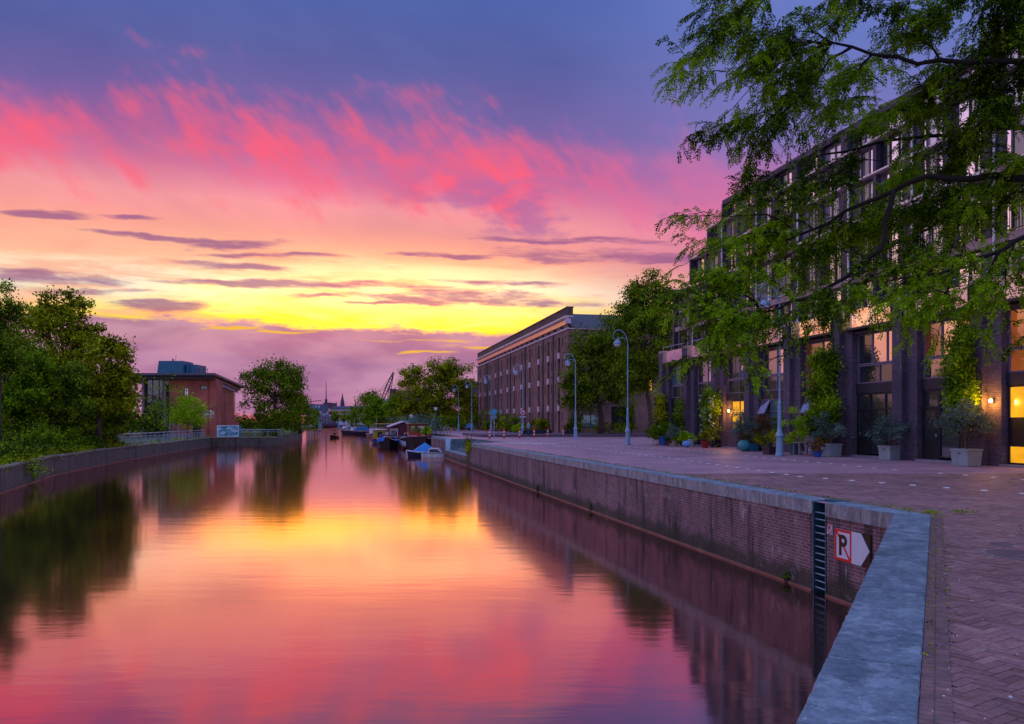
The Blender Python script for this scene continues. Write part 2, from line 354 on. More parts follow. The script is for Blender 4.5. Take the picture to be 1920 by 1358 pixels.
def stonemat(name, base, lite, sc=1.0, sx=1.0, stain=None):
    m, t, b = newmat(name); co = t.coord(); x_,y_,z_ = t.sep(co)
    n = t.noise(co, 2.2*sc, 5, .65); c = t.ramp(n, [(.35,tuple(base)+(1,)),(.66,tuple(lite)+(1,))])
    f = t.noise(t.scalev(co,(1,1,.4)), 16*sc, 5, .7); c = t.mix(1, c, t.ramp(f, [(.3,(.62,.62,.64,1)),(.7,(1.3,1.3,1.3,1))]), 'MULTIPLY')
    w_ = t.sstep(t.noise(co, 4.5, 5, .7), .50, .62); c = t.mix(t.m('MULTIPLY',w_,.26), c, (.50,.60,.70,1)) if name == 'bluestone' else c
    w_ = t.sstep(t.noise(co, 17, 4, .7), .62, .70); c = t.mix(t.m('MULTIPLY',w_,.45), c, (.62,.66,.68,1)); w2 = t.sstep(t.noise(co, 11, 5, .7), .60, .68); c = t.mix(t.m('MULTIPLY',w2,.35), c, tuple(v*.45 for v in base)+(1,))
    if stain:
        sn = t.noise(t.comb(t.m('MULTIPLY',t.m('ADD',x_,y_),3.0), t.m('MULTIPLY',z_,.5), 0.0), 1.0, 5, .65)
        c = t.mix(t.m('MULTIPLY', t.sstep(sn,.45,.62), stain), c, (.05,.045,.05,1))
    t.put(b.inputs['Base Color'], c); b.inputs['Roughness'].default_value = .7
    t.put(b.inputs['Normal'], t.bump(t.m('ADD', n, f), .45, .012)); MC[name] = m; return m
STONE = stonemat('bluestone', (.075,.12,.16), (.20,.27,.33)); STONEF = stonemat('bluestone_face', (.20,.19,.21), (.34,.33,.36), stain=.5)
QBRICK = brickmat('quay_brick', (.23,.10,.11), (.14,.065,.08), (.27,.21,.23), bw=.22, rh=.068, ms=.010, streak=.85, bumps=.5, pale=.55)
CONC = stonemat('old_concrete', (.055,.043,.030), (.125,.10,.078), sc=.6, stain=.75)
RUST = pm('timber_fender', (125,80,68), rough=.6, var=.3, scale=2, spec=.6)
# --- plaza sheet (with the stair notch), land beyond
NY0, NY1, NW = 62.5, 77.0, 3.2
plaza = [AL(40,.02), AL(0,0), QL(NY0,0.02), QL(NY0,NW), QL(NY1,NW), QL(NY1,.02), QL(89.2,.02), (-6.3,90.0), (qx(500)+2.6,500), (-80,2600), (2500,2600), (2500,-60), (40,-60)]
def sheet(pts, z, name, mat, **k):
    tri = tessellate_polygon([[Vector((a,b,0)) for a,b in pts]])
    mb = MB(); mb.v = [(a,b,z) for a,b in pts]
    for f in tri:
        p0,p1,p2 = [Vector(pts[i]) for i in f]
        if (p1-p0).cross(p2-p0) < 0: f = (f[0],f[2],f[1])
        mb.f.append(tuple(f))
    return mb.build(name, mat, **k)
sheet(plaza, -.012, 'plaza', PAVE, kind='structure')
# --- real herringbone pavers near the camera
def pavers():
    v = []; f = []; W_ = .075; k = 3; ang = R(-12+45); ca, sa = math.cos(ang), math.sin(ang); rr = random.Random(3)
    nq = n_; nA = Vector((.883,-.469))
    def ok(cx, cy):
        if not (3.4 < cy < 25) or cx > .665*cy+.6: return False
        if (Vector((cx,cy))-Vector(A)).dot(nA) < .66 and cy < 13.9: return False
        if cy >= 13.9 and (cx-qx(cy))*n_.x < .64: return False
        if cx < -1 : return False
        return True
    N = 330
    for n0 in range(-N, N):
        for j in range(-60, 60):
            ax, ay = n0+3*j, n0-3*j
            for (bx,by,bw,bh) in ((ax,ay,3,1),(ax,ay+1,1,3)):
                cx = (bx+bw/2)*W_; cy = (by+bh/2)*W_
                X = cx*ca-cy*sa+4; Y = cx*sa+cy*ca+14
                if not ok(X,Y): continue
                g = .0028; x0,x1,y0,y1 = bx*W_+g,(bx+bw)*W_-g,by*W_+g,(by+bh)*W_-g
                dz = rr.uniform(-.0025,.0025); tx, ty = rr.uniform(-.012,.012), rr.uniform(-.012,.012); i = len(v)
                for (px_,py_) in ((x0,y0),(x1,y0),(x1,y1),(x0,y1)):
                    xx = px_*ca-py_*sa+4; yy = px_*sa+py_*ca+14; zz = dz+(px_-cx)*tx+(py_-cy)*ty
                    v.append((xx,yy,zz))
                for q_ in range(4): a = v[i+q_]; v.append((a[0],a[1],-.03))
                f.append((i,i+1,i+2,i+3))
                for q_ in range(4): f.append((i+q_, i+4+q_, i+4+(q_+1)%4, i+(q_+1)%4))
    mb = MB(); mb.v = v; mb.f = f
    mb.build('paving', PAVER, kind='structure'); return len(f)//5
print('pavers', pavers())
# --- right quay wall: body, coping stones, soldier course, timber ledge
def strip(mb, pA, pB, nrm, o0, o1, z0, z1):
    a = Vector(pA); b2 = Vector(pB); n2_ = Vector(nrm)
    pts = [a+n2_*o0, b2+n2_*o0, b2+n2_*o1, a+n2_*o1]
    ar = sum(pts[i].x*pts[(i+1)%4].y-pts[(i+1)%4].x*pts[i].y for i in range(4))
    if ar < 0: pts.reverse()
    mb.prism([(p_.x,p_.y) for p_ in pts], z0, z1)
def rough_stone(mb, x0, x1, y0, y1, z0, z1, rr):   # worn block: nibbled arrises, a chip here and there
    n = max(3, int((x1-x0)/.07)) if x0 < 14 else 2
    rows = []; ch = [0]*(n+1); ck = [0]*(n+1)
    for k in range(n+1):
        if rr.random() < .10: ch[k] = rr.uniform(.006,.016)
        if rr.random() < .10: ck[k] = rr.uniform(.006,.016)
    for k in range(n+1):
        xx = x0+(x1-x0)*k/n; b0 = .007+rr.uniform(0,.004)+ch[k]; b1 = .007+rr.uniform(0,.004)+ck[k]
        if k in (0,n): b0 += .006; b1 += .006
        e0, e1 = rr.uniform(-.0025,.0025), rr.uniform(-.0025,.0025); zt = z1+rr.uniform(-.001,.001)-(.004 if k in (0,n) else 0)
        rows.append([(xx,y0+e0,z0),(xx,y0+e0,zt-b0),(xx,y0+e0+b0,zt),(xx,(y0+y1)/2,zt+.001),(xx,y1+e1-b1,zt),(xx,y1+e1,zt-b1),(xx,y1+e1,z0)])
    b = len(mb.v); m_ = 7
    for r_ in rows: mb.v += r_
    for k in range(n):
        for j in range(m_-1): a = b+k*m_+j; mb.f.append((a,a+m_,a+m_+1,a+1))
        a = b+k*m_; mb.f.append((a,a+m_-1,a+2*m_-1,a+m_))
    mb.f.append(tuple(b+j for j in range(m_))); mb.f.append(tuple(b+n*m_+m_-1-j for j in range(m_)))
def quay_root(label, loc, rz): return empty('quay_wall', loc, rz, label, 'quay wall')
LAD0, LAD1 = 15.84, 16.28               # ladder recess, as Y on the quay line
nA = Vector((.883,-.469))
# wall in a local frame: x runs from the bend away along the quay, y inland
rzq = math.atan2(.979,-.2027)
def qloc(Y): return (Y-A[1])/.979
q1 = quay_root('long weathered brick quay wall with pale stone coping beside the plaza', (A[0],A[1],0), rzq)
# local: x along d_, y = left of d_ = (-.979,-.2027) (towards water) ; inland is -y
l0,l1 = qloc(LAD0), qloc(LAD1); lend = qloc(NY0)
mb = MB(); mb.box(-.0,l0,-.9,0,-3,-.26).box(l1,lend,-.9,0,-3,-.26).box(l0,l1,-.9,-.28,-3,-.26)
mb.build('brick_face', QBRICK, q1)
rr = random.Random(5); mb = MB(); mf = MB(); x0 = .0
segs = []
cuts = [0.9,1.95,l0]; xx = l1+1.1
c = 0.0
for u in cuts: segs.append((c,u)); c = u
c = l1
while c < lend-.6:
    u = min(c+rr.uniform(.95,1.25), lend); segs.append((c,u)); c = u
for a,b_ in segs:
    dz = rr.uniform(-.004,.004)
    rough_stone(mb, a+.005 if a>0 else a, b_-.005, -.50, .035, -.26, .02+dz, rr)
mb.build('coping', STONE, q1)
mf = MB()
for a,b_ in segs: mf.box(a+.006,b_-.006,.035,.039,-.258,.006)
mf.build('coping_face', STONEF, q1)
MB().box(-.2,lend,-.70,-.506,-.2,.007).build('soldier_course', brickmat('soldier', (.28,.14,.13),(.20,.11,.12),(.12,.10,.08), bw=.075, rh=.21, ms=.006, flat=True, rot=0.0, spots=(.70,(.55,.30,.06))), q1)
MB().box(.1,l0-.02,.0,.055,WZ-.2,WZ+.045).box(l1+.02,lend,.0,.055,WZ-.2,WZ+.045).build('timber_ledge', RUST, q1, bevel=.01)
MB().box(qloc(46.9)-.05,qloc(46.9)+.05,.0,.012,-2.4,.03).build('expansion_joint', pm('joint_rubber',(24,22,26)), q1)
# return towards the camera
q2 = quay_root('near brick quay wall under a wide bluish stone coping, running towards the camera', (A[0],A[1],0), math.atan2(e2.y,e2.x))
# local x along e2, inland = (+.883,-.469): left normal of e2 = (.883,-.469) -> +y inland
MB().box(0,30,.0,.9,-3,-.26).build('brick_face', QBRICK, q2)
mb = MB(); c = 0.0
first = True
while c < 26:
    u = c+rr.uniform(1.15,1.6); dz = rr.uniform(-.003,.003)
    a = c-.0 if first else c+.005; first = False
    rough_stone(mb, a, u-.006, -.012, .55, -.26, .024+dz, rr); c = u
mb.build('coping', STONE, q2)
# mitre piece at the bend
pts = [AL(0,-.03), AL(0,.55), (A[0]+n_.x*.5, A[1]+n_.y*.5)]
MB().box(-.1,26,.556,.72,-.2,.007).build('soldier_course', MC['soldier'], q2)
MB().box(.1,26,-.09,.0,WZ-.2,WZ+.10).build('timber_ledge', RUST, q2, bevel=.01)
mb = MB(); pp = [(A[0],A[1]), AL(0,.548), (A[0]+n_.x*.5, A[1]+n_.y*.5)]
ar = sum(pp[i][0]*pp[(i+1)%3][1]-pp[(i+1)%3][0]*pp[i][1] for i in range(3))
if ar < 0: pp.reverse()
mb.prism(pp, -.3, .017); mb.build('corner_stone', STONE).parent = None
o = bpy.data.objects['corner_stone']; tag(o, 'wedge shaped coping stone where the quay wall bends', 'coping stone')
# ladder in its recess
lad = empty('ladder', (*QL((LAD0+LAD1)/2), 0), rzq, 'blue green steel ladder let into the brick quay wall', 'ladder')
hw = (l1-l0)/2
STEEL = pm('teal_steel', (40,88,105), rough=.45, metal=.3, var=.2); RUNG = pm('rung_steel', (150,170,190), rough=.35, metal=.6, var=.15)
mb = MB().box(-hw,-hw+.03,-.27,.02,-2.1,-.01).box(hw-.03,hw,-.27,.02,-2.1,-.01)
mb.build('stringer', STEEL, lad)
MB().box(-hw,hw,-.5,-.27,-.28,.03).box(-hw,hw,-.27,-.25,-.3,.03).build('head_plate', STEEL, lad)
for k in range(13):
    zz = -.22-k*.138
    MB().tube([(-hw+.03,-.02,zz),(hw-.03,-.02,zz)], .013, 6).build('rung', RUNG, lad)
# signs
RED = pm('sign_red', (215,28,24), rough=.4, var=.05, bump=0); WHT = pm('sign_white', (205,205,222), rough=.4, var=.05, bump=0); BLK = pm('sign_black', (12,12,14), rough=.45, bump=0)
def letterR(mb, cx, cz, hgt, yy, th):   # P glyph, local x to viewer-right
    w_ = hgt*.62; st = hgt*.19; x0 = cx-w_/2
    mb.box(x0,x0+st,yy,yy+th,cz-hgt/2,cz+hgt/2)
    out=[]; inn=[]; r = hgt*.28; zc = cz+hgt/2-r; xr = x0+w_-r
    for i in range(13):
        a = PI/2-PI*i/12; out.append((xr+r*math.cos(a), zc+r*math.sin(a))); inn.append((xr+(r-st*.95)*math.cos(a), zc+(r-st*.95)*math.sin(a)))
    out = [(x0+st,zc+r)]+out+[(x0+st,zc-r)]; inn = [(x0+st,zc+r-st*.95)]+inn+[(x0+st,zc-r+st*.95)]
    for i in range(len(out)-1):
        a,b1,c1,d1 = out[i],out[i+1],inn[i+1],inn[i]
        mb.prism_y([a,d1,c1,b1][::-1], yy, yy+th)
def berth_sign(name, label, Y, off, zc, hgt, wid, arrow):
    # frame: x from far to near along the wall (viewer's right), -y towards the water
    px_ = QL(Y,-.02); r = empty(name, (px_[0],px_[1],zc), ROT, label, 'sign')
    yb = -.02; hh_ = hgt/2
    if arrow:
        MB().prism_y([(-wid/2-.0,-hh_),(wid/2,-hh_),(wid/2,hh_),(-wid/2,hh_)], -.012, .012).build('panel', WHT, r)
        MB().box(wid/2+.003,wid/2+arrow,-.004,.012,-hh_,hh_).build('back_board', BLK, r)
        MB().prism_y([(wid/2+.004,-hh_),(wid/2+arrow*.52,-hh_),(wid/2+arrow*.98,0),(wid/2+arrow*.52,hh_),(wid/2+.004,hh_)], -.016,-.0045).build('arrow_plate', WHT, r)
    else:
        MB().prism_y([(-wid/2,-hh_*1.55),(wid/2,-hh_*1.55),(wid/2,hh_),(-wid/2,hh_)], -.012, .012).build('panel', WHT, r)
        for k in range(2): MB().box(-wid*.3,wid*.3,-.0145,-.012,-hh_*(1.2+.2*k)-.006,-hh_*(1.2+.2*k)+.004).build('text_line', BLK, r)
    fw = hgt*.085
    mb = MB(); yy0, yy1 = -.0155,-.012
    mb.box(-wid/2,wid/2,yy0,yy1,hh_-fw,hh_).box(-wid/2,wid/2,yy0,yy1,-hh_,-hh_+fw).box(-wid/2,-wid/2+fw,yy0,yy1,-hh_+fw,hh_-fw).box(wid/2-fw,wid/2,yy0,yy1,-hh_+fw,hh_-fw)
    mb.build('border', RED, r)
    mb = MB(); letterR(mb, .0, 0, hgt*.66, -.0195, .005); mb.build('letter', BLK, r)
    s_ = fw*.42; a = (-wid/2+fw, hh_-fw); c_ = (wid/2-fw, -hh_+fw)
    MB().prism_y([(a[0],a[1]-s_*1.4),(c_[0]-s_*1.4,c_[1]),(c_[0],c_[1]),(c_[0],c_[1]+s_*1.4),(a[0]+s_*1.4,a[1]),(a[0],a[1])], -.0188,-.0158).build('slash', RED, r)
berth_sign('no_mooring_sign', 'large red bordered P sign with white arrow on the quay brickwork', 15.27, 0, -.75, .60, .52, .54)
berth_sign('no_mooring_sign', 'tiny red bordered P sign with white lower plate next to the ladder', 15.70, 0, -.48, .15, .17, 0)
# --- water stairs
st = empty('water_stairs', (A[0],A[1],0), rzq, 'grey stone steps going down to the water in a gap of the quay', 'stairs')
sa_, sb_ = qloc(NY0), qloc(NY1)
STEPM = stonemat('step_stone', (.05,.085,.11), (.12,.17,.21)); 
for k in range(7):
    zt = -1.15+.162*(k+1); inset = (6-k)*.40
    mb = MB().box(sa_, sb_-inset, -NW, -(NW-.40*(7-k)) if k<6 else -(NW-.4), -2.2, zt)
    mb = MB()
    y1_ = -(NW-.4-inset) ; mb.box(sa_, sb_-.4-inset, -NW, y1_, -1.6, zt)
    if zt < 0: mb.box(sb_-.4-inset, sb_, -NW, -.45, -1.6, zt+.001*k)
    mb.build('step', STEPM, st)
MB().box(sa_,sb_,-.45,0,-3,-1.14).build('low_wall', QBRICK, st)
MB().box(sa_,sb_,-.47,.03,-1.137,-1.03).build('low_coping', STONE, st, bevel=.01)
# far block of the quay
q3 = quay_root('short brick quay wall beyond the steps, beside the moored barge', (A[0],A[1],0), rzq)
f0,f1 = qloc(NY1), qloc(89.2)
MB().box(f0,f1,-.9,0,-3,-.2).build('brick_face', QBRICK, q3)
MB().box(f0,f1,-.55,.03,-.197,.06).build('coping', STONE, q3, bevel=.01)
MB().prism_y([(f0-.02,-1.1),(f0-.02,.065),(f0-.35,.065),(f0-.9,-1.1)], -.52,-.02).build('sloping_end', pm('pale_paint',(150,180,205),rough=.5), q3)
MB().box(f0-14.8,f1,.0,.10,WZ-.2,WZ+.09).build('timber_ledge', RUST, q3)
# quay further on, behind the boats
mb = MB(); a = Vector((-6.4,90.0)); b2 = Vector((qx(500)+2.5,500)); strip(mb, a, b2, (.979,.2), 0, .6, -3, .03)
strip(mb, QL(89.2,0), (-6.2,90.0), (.2,-.98), -.6, 0, -3, .03)
mb.build('quay_wall', CONC, label='distant low quay wall behind the moored houseboats', cat='quay wall')
# --- left bank
LB = [(-14,8),(-24.9,38.9),(-29.9,52.3),(-34.9,72.3),(-43.6,116),(-34,118.6),(-36.5,126),(-43.1,164.5),(-81,309),(-117,463)]
GRASS = None
m, t, b = newmat('bank_grass'); co = t.coord(); n = t.noise(co, .5, 5, .65); c = t.ramp(n, [(.3,(.035,.06,.012,1)),(.5,(.07,.11,.02,1)),(.75,(.12,.14,.04,1))])
t.put(b.inputs['Base Color'], c); b.inputs['Roughness'].default_value = .9; t.put(b.inputs['Normal'], t.bump(t.noise(co, 8, 4, .7), .8, .1)); GRASS = m
land = LB+[(-130,520),(-300,2600),(-2500,2600),(-2500,-60),(-14,-60)]
sheet(land, -.66, 'park_ground', GRASS, kind='structure')
# raised slope of the planted bank
mb = MB(); N = len(LB)
prof = [(.9,-.62),(3.0,-.1),(7.0,.5),(14,.8),(40,.8)]
rows = []
for i in range(4):
    a = Vector(LB[max(i-1,0)]); b2 = Vector(LB[min(i+1,3)]); dd = (b2-a).normalized(); nn = Vector((-dd.y,dd.x))
    rows.append([(LB[i][0]+nn.x*o_, LB[i][1]+nn.y*o_, zz*(1 if i < 3 else .35)) for o_,zz in prof])
for i in range(3):
    for j in range(len(prof)-1): mb.quad(rows[i][j],rows[i+1][j],rows[i+1][j+1],rows[i][j+1])
mb.build('planted_bank', GRASS, kind='structure')
mb = MB(); cp = MB()
for i in range(len(LB)-1):
    a = Vector(LB[i]); b2 = Vector(LB[i+1]); dd = (b2-a); nn = Vector((-dd.y,dd.x)).normalized()
    if i >= 4: mbx = mb
    seg = max(1,int(dd.length/3.2)) if i < 5 else 1
    for k in range(seg):
        p0 = a+dd*(k/seg); p1 = a+dd*((k+1)/seg); ex = dd.normalized()*.03
        jit = random.uniform(-.03,.03) if i < 4 else 0
        strip(mb, p0+ex, p1-ex, nn, -.0+jit*.4, .6, -3, -.66+jit)
        if i < 5: strip(cp, p0+ex*.3, p1-ex*.3, nn, -.06, .55, -.655+jit, -.56+jit)
lq = mb.build('concrete', CONC); cpo = cp.build('capping', stonemat('capping_stone',(.17,.14,.11),(.30,.25,.21)))
lw_ = empty('quay_wall', (0,0,0), 0, 'stained grey concrete quay wall along the wooded left bank', 'quay wall')
lq.parent = lw_; cpo.parent = lw_
mb = MB()
for i in range(4):
    a = Vector(LB[i]); b2 = Vector(LB[i+1]); dd = (b2-a).normalized(); nn = Vector((-dd.y,dd.x))
    strip(mb, a, b2, nn, -.12, 0, WZ-.2, WZ+.05)
mb.build('timber_ledge', RUST, lw_)
# land closing the view beyond the canal
sheet([(-130,520),(qx(500)+2.6,520),(-80,2600),(-300,2600)], -.05, 'far_ground', pm('far_ground',(60,60,62)), kind='structure')
# dotted rows of white paving studs
STUD = pm('stud_white', (225,225,230), rough=.6, var=.1)
proto = MB().lathe([(.085,0),(.085,.008),(.06,.014)], n=8).build('paving_stud', STUD)
first = [True]
def studs(pts, n, label, grp):
    for i in range(n):
        f_ = i/(n-1)*(len(pts)-1); k = min(int(f_), len(pts)-2); fr = f_-k
        if random.random() < .1 and i > 3: continue
        X = pts[k][0]+(pts[k+1][0]-pts[k][0])*fr+random.uniform(-.02,.02); Y = pts[k][1]+(pts[k+1][1]-pts[k][1])*fr
        o = proto if first[0] else proto.copy()
        if not first[0]: COL.objects.link(o)
        first[0] = False; o.location = (X,Y,.0); tag(o, label, 'paving stud', grp)
r1 = [G(1920,926)[:2], G(1500,894)[:2], G(1270,861)[:2], G(1100,841)[:2], G(1006,833)[:2]]
r2 = [G(1920,900)[:2], G(1640,878)[:2], G(1400,855)[:2], G(1290,845)[:2], G(1140,836)[:2]]
def resample(pts, gap):
    out = [pts[0]]; 
    for a,b_ in zip(pts, pts[1:]):
        L_ = math.dist(a,b_); n = max(1,round(L_/gap))
        out += [(a[0]+(b_[0]-a[0])*k/n, a[1]+(b_[1]-a[1])*k/n) for k in range(1,n+1)]
    return out
for pts,lab in ((r1,'front'),(r2,'rear')):
    P_ = resample(pts, .95)
    studs(P_, len(P_), 'small white stud in the %s dotted row across the brick plaza' % lab, 'white studs of the %s dotted row' % lab)
for px_,py_ in ((948,831),(976,831),(1006,831.5)):
    g = G(px_+7,py_); 
    o = MB().box(-.16,.16,-2.2,2.2,.001,.006).build('road_marking', STUD, label='short white painted line on the plaza beside the bollards', cat='road marking', group='white lines by the bollards', kind='structure'); o.location = (g[0],g[1],0); o.rotation_euler = (0,0,R(35))
# manhole covers
IRON = pm('iron', (130,120,130), rough=.5, metal=.4, var=.2)
for (px_,py_,r_,lab) in ((1878,1021,.17,'small pale round cover in the brick paving'),(1912,1040,.42,'large ring shaped manhole cover at the right edge of the paving')):
    g = G(px_,py_); mh = empty('manhole_cover', (g[0],g[1],0), 0, lab, 'manhole cover')
    MB().lathe([(r_,-.02),(r_,.007),(r_*.9,.008)], n=28).build('rim', IRON, mh)
    MB().lathe([(r_*.86,-.02),(r_*.86,.0095),(r_*.8,.011)], n=28).build('lid', pm('iron_lid',(112,84,90),rough=.7,metal=0), mh)
# ================================================================ buildings
def glassmat(name, tint, mirror=.6, body=(.02,.025,.03), emit=None, es=0.0, rough=.03, wav=.0):
    if name in MC: return MC[name]
    m, t, b = newmat(name)
    b.inputs['Base Color'].default_value = tuple(body)+(1,); b.inputs['Roughness'].default_value = .25
    if emit: 
        co = t.coord(); n = t.noise(co, .8, 3, .6)
        t.put(b.inputs['Emission Color'], t.ramp(n, [(.3,tuple(v*.55 for v in lin(emit)[:3])+(1,)),(.65,lin(emit))])); b.inputs['Emission Strength'].default_value = es
    g = t.n.new('ShaderNodeBsdfGlossy'); g.inputs['Color'].default_value = tuple(tint)+(1,); g.inputs['Roughness'].default_value = rough
    if wav: t.put(g.inputs['Normal'], t.bump(t.noise(t.coord(), 1.1, 2, .5), wav, .15))
    mx = t.n.new('ShaderNodeMixShader'); mx.inputs[0].default_value = mirror
    t.l.new(b.outputs[0], mx.inputs[1]); t.l.new(g.outputs[0], mx.inputs[2]); t.l.new(mx.outputs[0], t.n['Material Output'].inputs[0])
    MC[name] = m; return m
G_MIR = glassmat('glass_sky', (.95,.92,.95), .8, body=(.25,.2,.25), wav=.06)
G_MID = glassmat('glass_half', (.9,.92,.95), .42)
G_DRK = glassmat('glass_dark', (.8,.95,1.0), .16)
G_YEL = glassmat('glass_lit', (.9,.9,.9), .08, emit=(255,176,18), es=1.25)
G_ORG = glassmat('glass_warm', (.9,.9,.9), .2, emit=(215,105,12), es=.55)
G_RED = glassmat('glass_brown', (.9,.9,.9), .25, emit=(150,52,14), es=.35)
G_TEAL = glassmat('glass_teal', (.8,.95,1.0), .15, body=(.05,.16,.18))
PANEL = glassmat('balcony_panel', (1.0,.86,.78), .9, body=(.5,.4,.38), rough=.10, wav=.22)
PANEL_L = glassmat('balcony_panel_lilac', (.72,.60,.82), .6, body=(.16,.11,.17), rough=.10, wav=.2)
G_CUR = glassmat('glass_curtain', (.9,.9,.95), .35, body=(.42,.36,.44))
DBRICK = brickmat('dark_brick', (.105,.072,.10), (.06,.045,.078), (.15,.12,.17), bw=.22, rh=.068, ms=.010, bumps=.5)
FRAME = pm('window_frame', (120,105,130), rough=.5, var=.15); FRAMED = pm('dark_frame', (38,34,50), rough=.5, var=.2)
CONCB = pm('facade_concrete', (165,135,140), rough=.7, var=.2, scale=1.2); FIN = pm('facade_fin', (70,60,80), rough=.6, var=.25, scale=1)
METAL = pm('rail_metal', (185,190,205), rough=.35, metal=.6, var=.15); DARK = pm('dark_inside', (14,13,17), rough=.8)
ROOFD = pm('roof_dark', (58,52,62), rough=.8, var=.25, scale=.8); CURT = pm('curtain', (210,185,205), rough=.8, var=.15)
def window(parent, x0,x1,z0,z1,y, glass, nv=2, zt=None, frame=None, fw=.06, name='window', d=.08):
    """framed window facing -y: frame with mullions, panes set back"""
    mb = MB(); mb.box(x0,x1,y-d,y,z0,z0+fw).box(x0,x1,y-d,y,z1-fw,z1).box(x0,x0+fw,y-d,y,z0+fw,z1-fw).box(x1-fw,x1,y-d,y,z0+fw,z1-fw)
    for k in range(1,nv): xx = x0+(x1-x0)*k/nv; mb.box(xx-fw/2,xx+fw/2,y-d+.002,y,z0+fw,z1-fw)
    if zt: 
        for q_ in (zt if hasattr(zt,'__len__') else [zt]): mb.box(x0+fw,x1-fw,y-d+.004,y,q_-fw/2,q_+fw/2)
    o = mb.build(name, frame or FRAME, parent)
    if not hasattr(glass,'__len__'): glass = [glass]
    n = len(glass)
    for k,g in enumerate(glass):
        a = x0+fw*.5+(x1-x0-fw)*k/n; b_ = x0+fw*.5+(x1-x0-fw)*(k+1)/n
        MB().box(a,b_,y-.03,y-.015,z0+fw*.5,z1-fw*.5).build('pane', g, o)
    return o
# ---------------------------------------------------------------- apartment building, right
rb = empty('apartment_building', (qx(60.5)+14.64, 60.5, 0), ROT, 'long dark brick apartment building with deep piers, balconies and tall windows', 'building')
BAY = 4.39; NB = 10; XE = BAY*NB+1.25
for k in range(NB+1):
    x = BAY*k
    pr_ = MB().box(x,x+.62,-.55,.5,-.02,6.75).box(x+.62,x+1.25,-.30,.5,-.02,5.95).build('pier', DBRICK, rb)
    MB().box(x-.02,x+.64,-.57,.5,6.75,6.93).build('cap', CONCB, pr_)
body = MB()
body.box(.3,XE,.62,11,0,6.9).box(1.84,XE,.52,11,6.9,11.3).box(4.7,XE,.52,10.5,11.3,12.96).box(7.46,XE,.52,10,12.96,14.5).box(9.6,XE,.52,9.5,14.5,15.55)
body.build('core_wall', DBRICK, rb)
MB().box(9.4,XE+.2,.0,9.8,15.55,15.78).build('roof', ROOFD, rb)
MB().box(9.4,XE,-.06,.0,15.5,15.80).build('eaves_trim', FIN, rb)
slab = MB(); white = MB()
rr = random.Random(11)
def up_start(z): return 1.84 if z < 11.3 else 4.7 if z < 12.96 else 7.46 if z < 14.5 else 9.6
slab.box(1.84,XE,-.05,.52,8.22,8.52)
white.box(1.84,XE,-.16,.0,11.0,11.12); slab.box(1.84,XE,-.1,.52,10.82,11.0)
slab.box(4.7,XE,-.05,.52,12.9,13.05); white.box(4.6,XE,-.10,-.05,12.95,13.03)
slab.box(7.46,XE,-.05,.52,14.42,14.56); white.box(7.3,XE,-.12,-.05,14.46,14.54)
white.box(1.7,1.84,-.12,.6,11.2,11.36); white.box(4.5,7.46,-.12,0,12.96,13.05)
slab.build('floor_band', CONCB, rb); white.build('edge_trim', METAL, rb)
# end walls of the stepped storeys and fins
fin = MB()
for (xx,za,zb) in ((1.84,6.9,11.3),(4.7,11.3,12.96),(7.46,12.96,14.5),(9.6,14.5,15.55)): MB().box(xx-.18,xx,-.12,1.2,za,zb).build('end_fin', FIN, rb)
k = 0
for i in range(2*NB+1):
    x = BAY/2*i+.3; fin = MB()
    for (za,zb) in ((6.95,8.22),(8.52,10.82),(11.12,12.9),(13.05,14.42),(14.56,15.5)):
        if x < up_start((za+zb)/2)+.1: continue
        wd = .26 if i%2 == 0 else .12
        fin.box(x-wd,x+wd,-.03 if i%2 else -.08,.52,za,zb)
    if fin.v: fin.build('fin', FIN, rb)
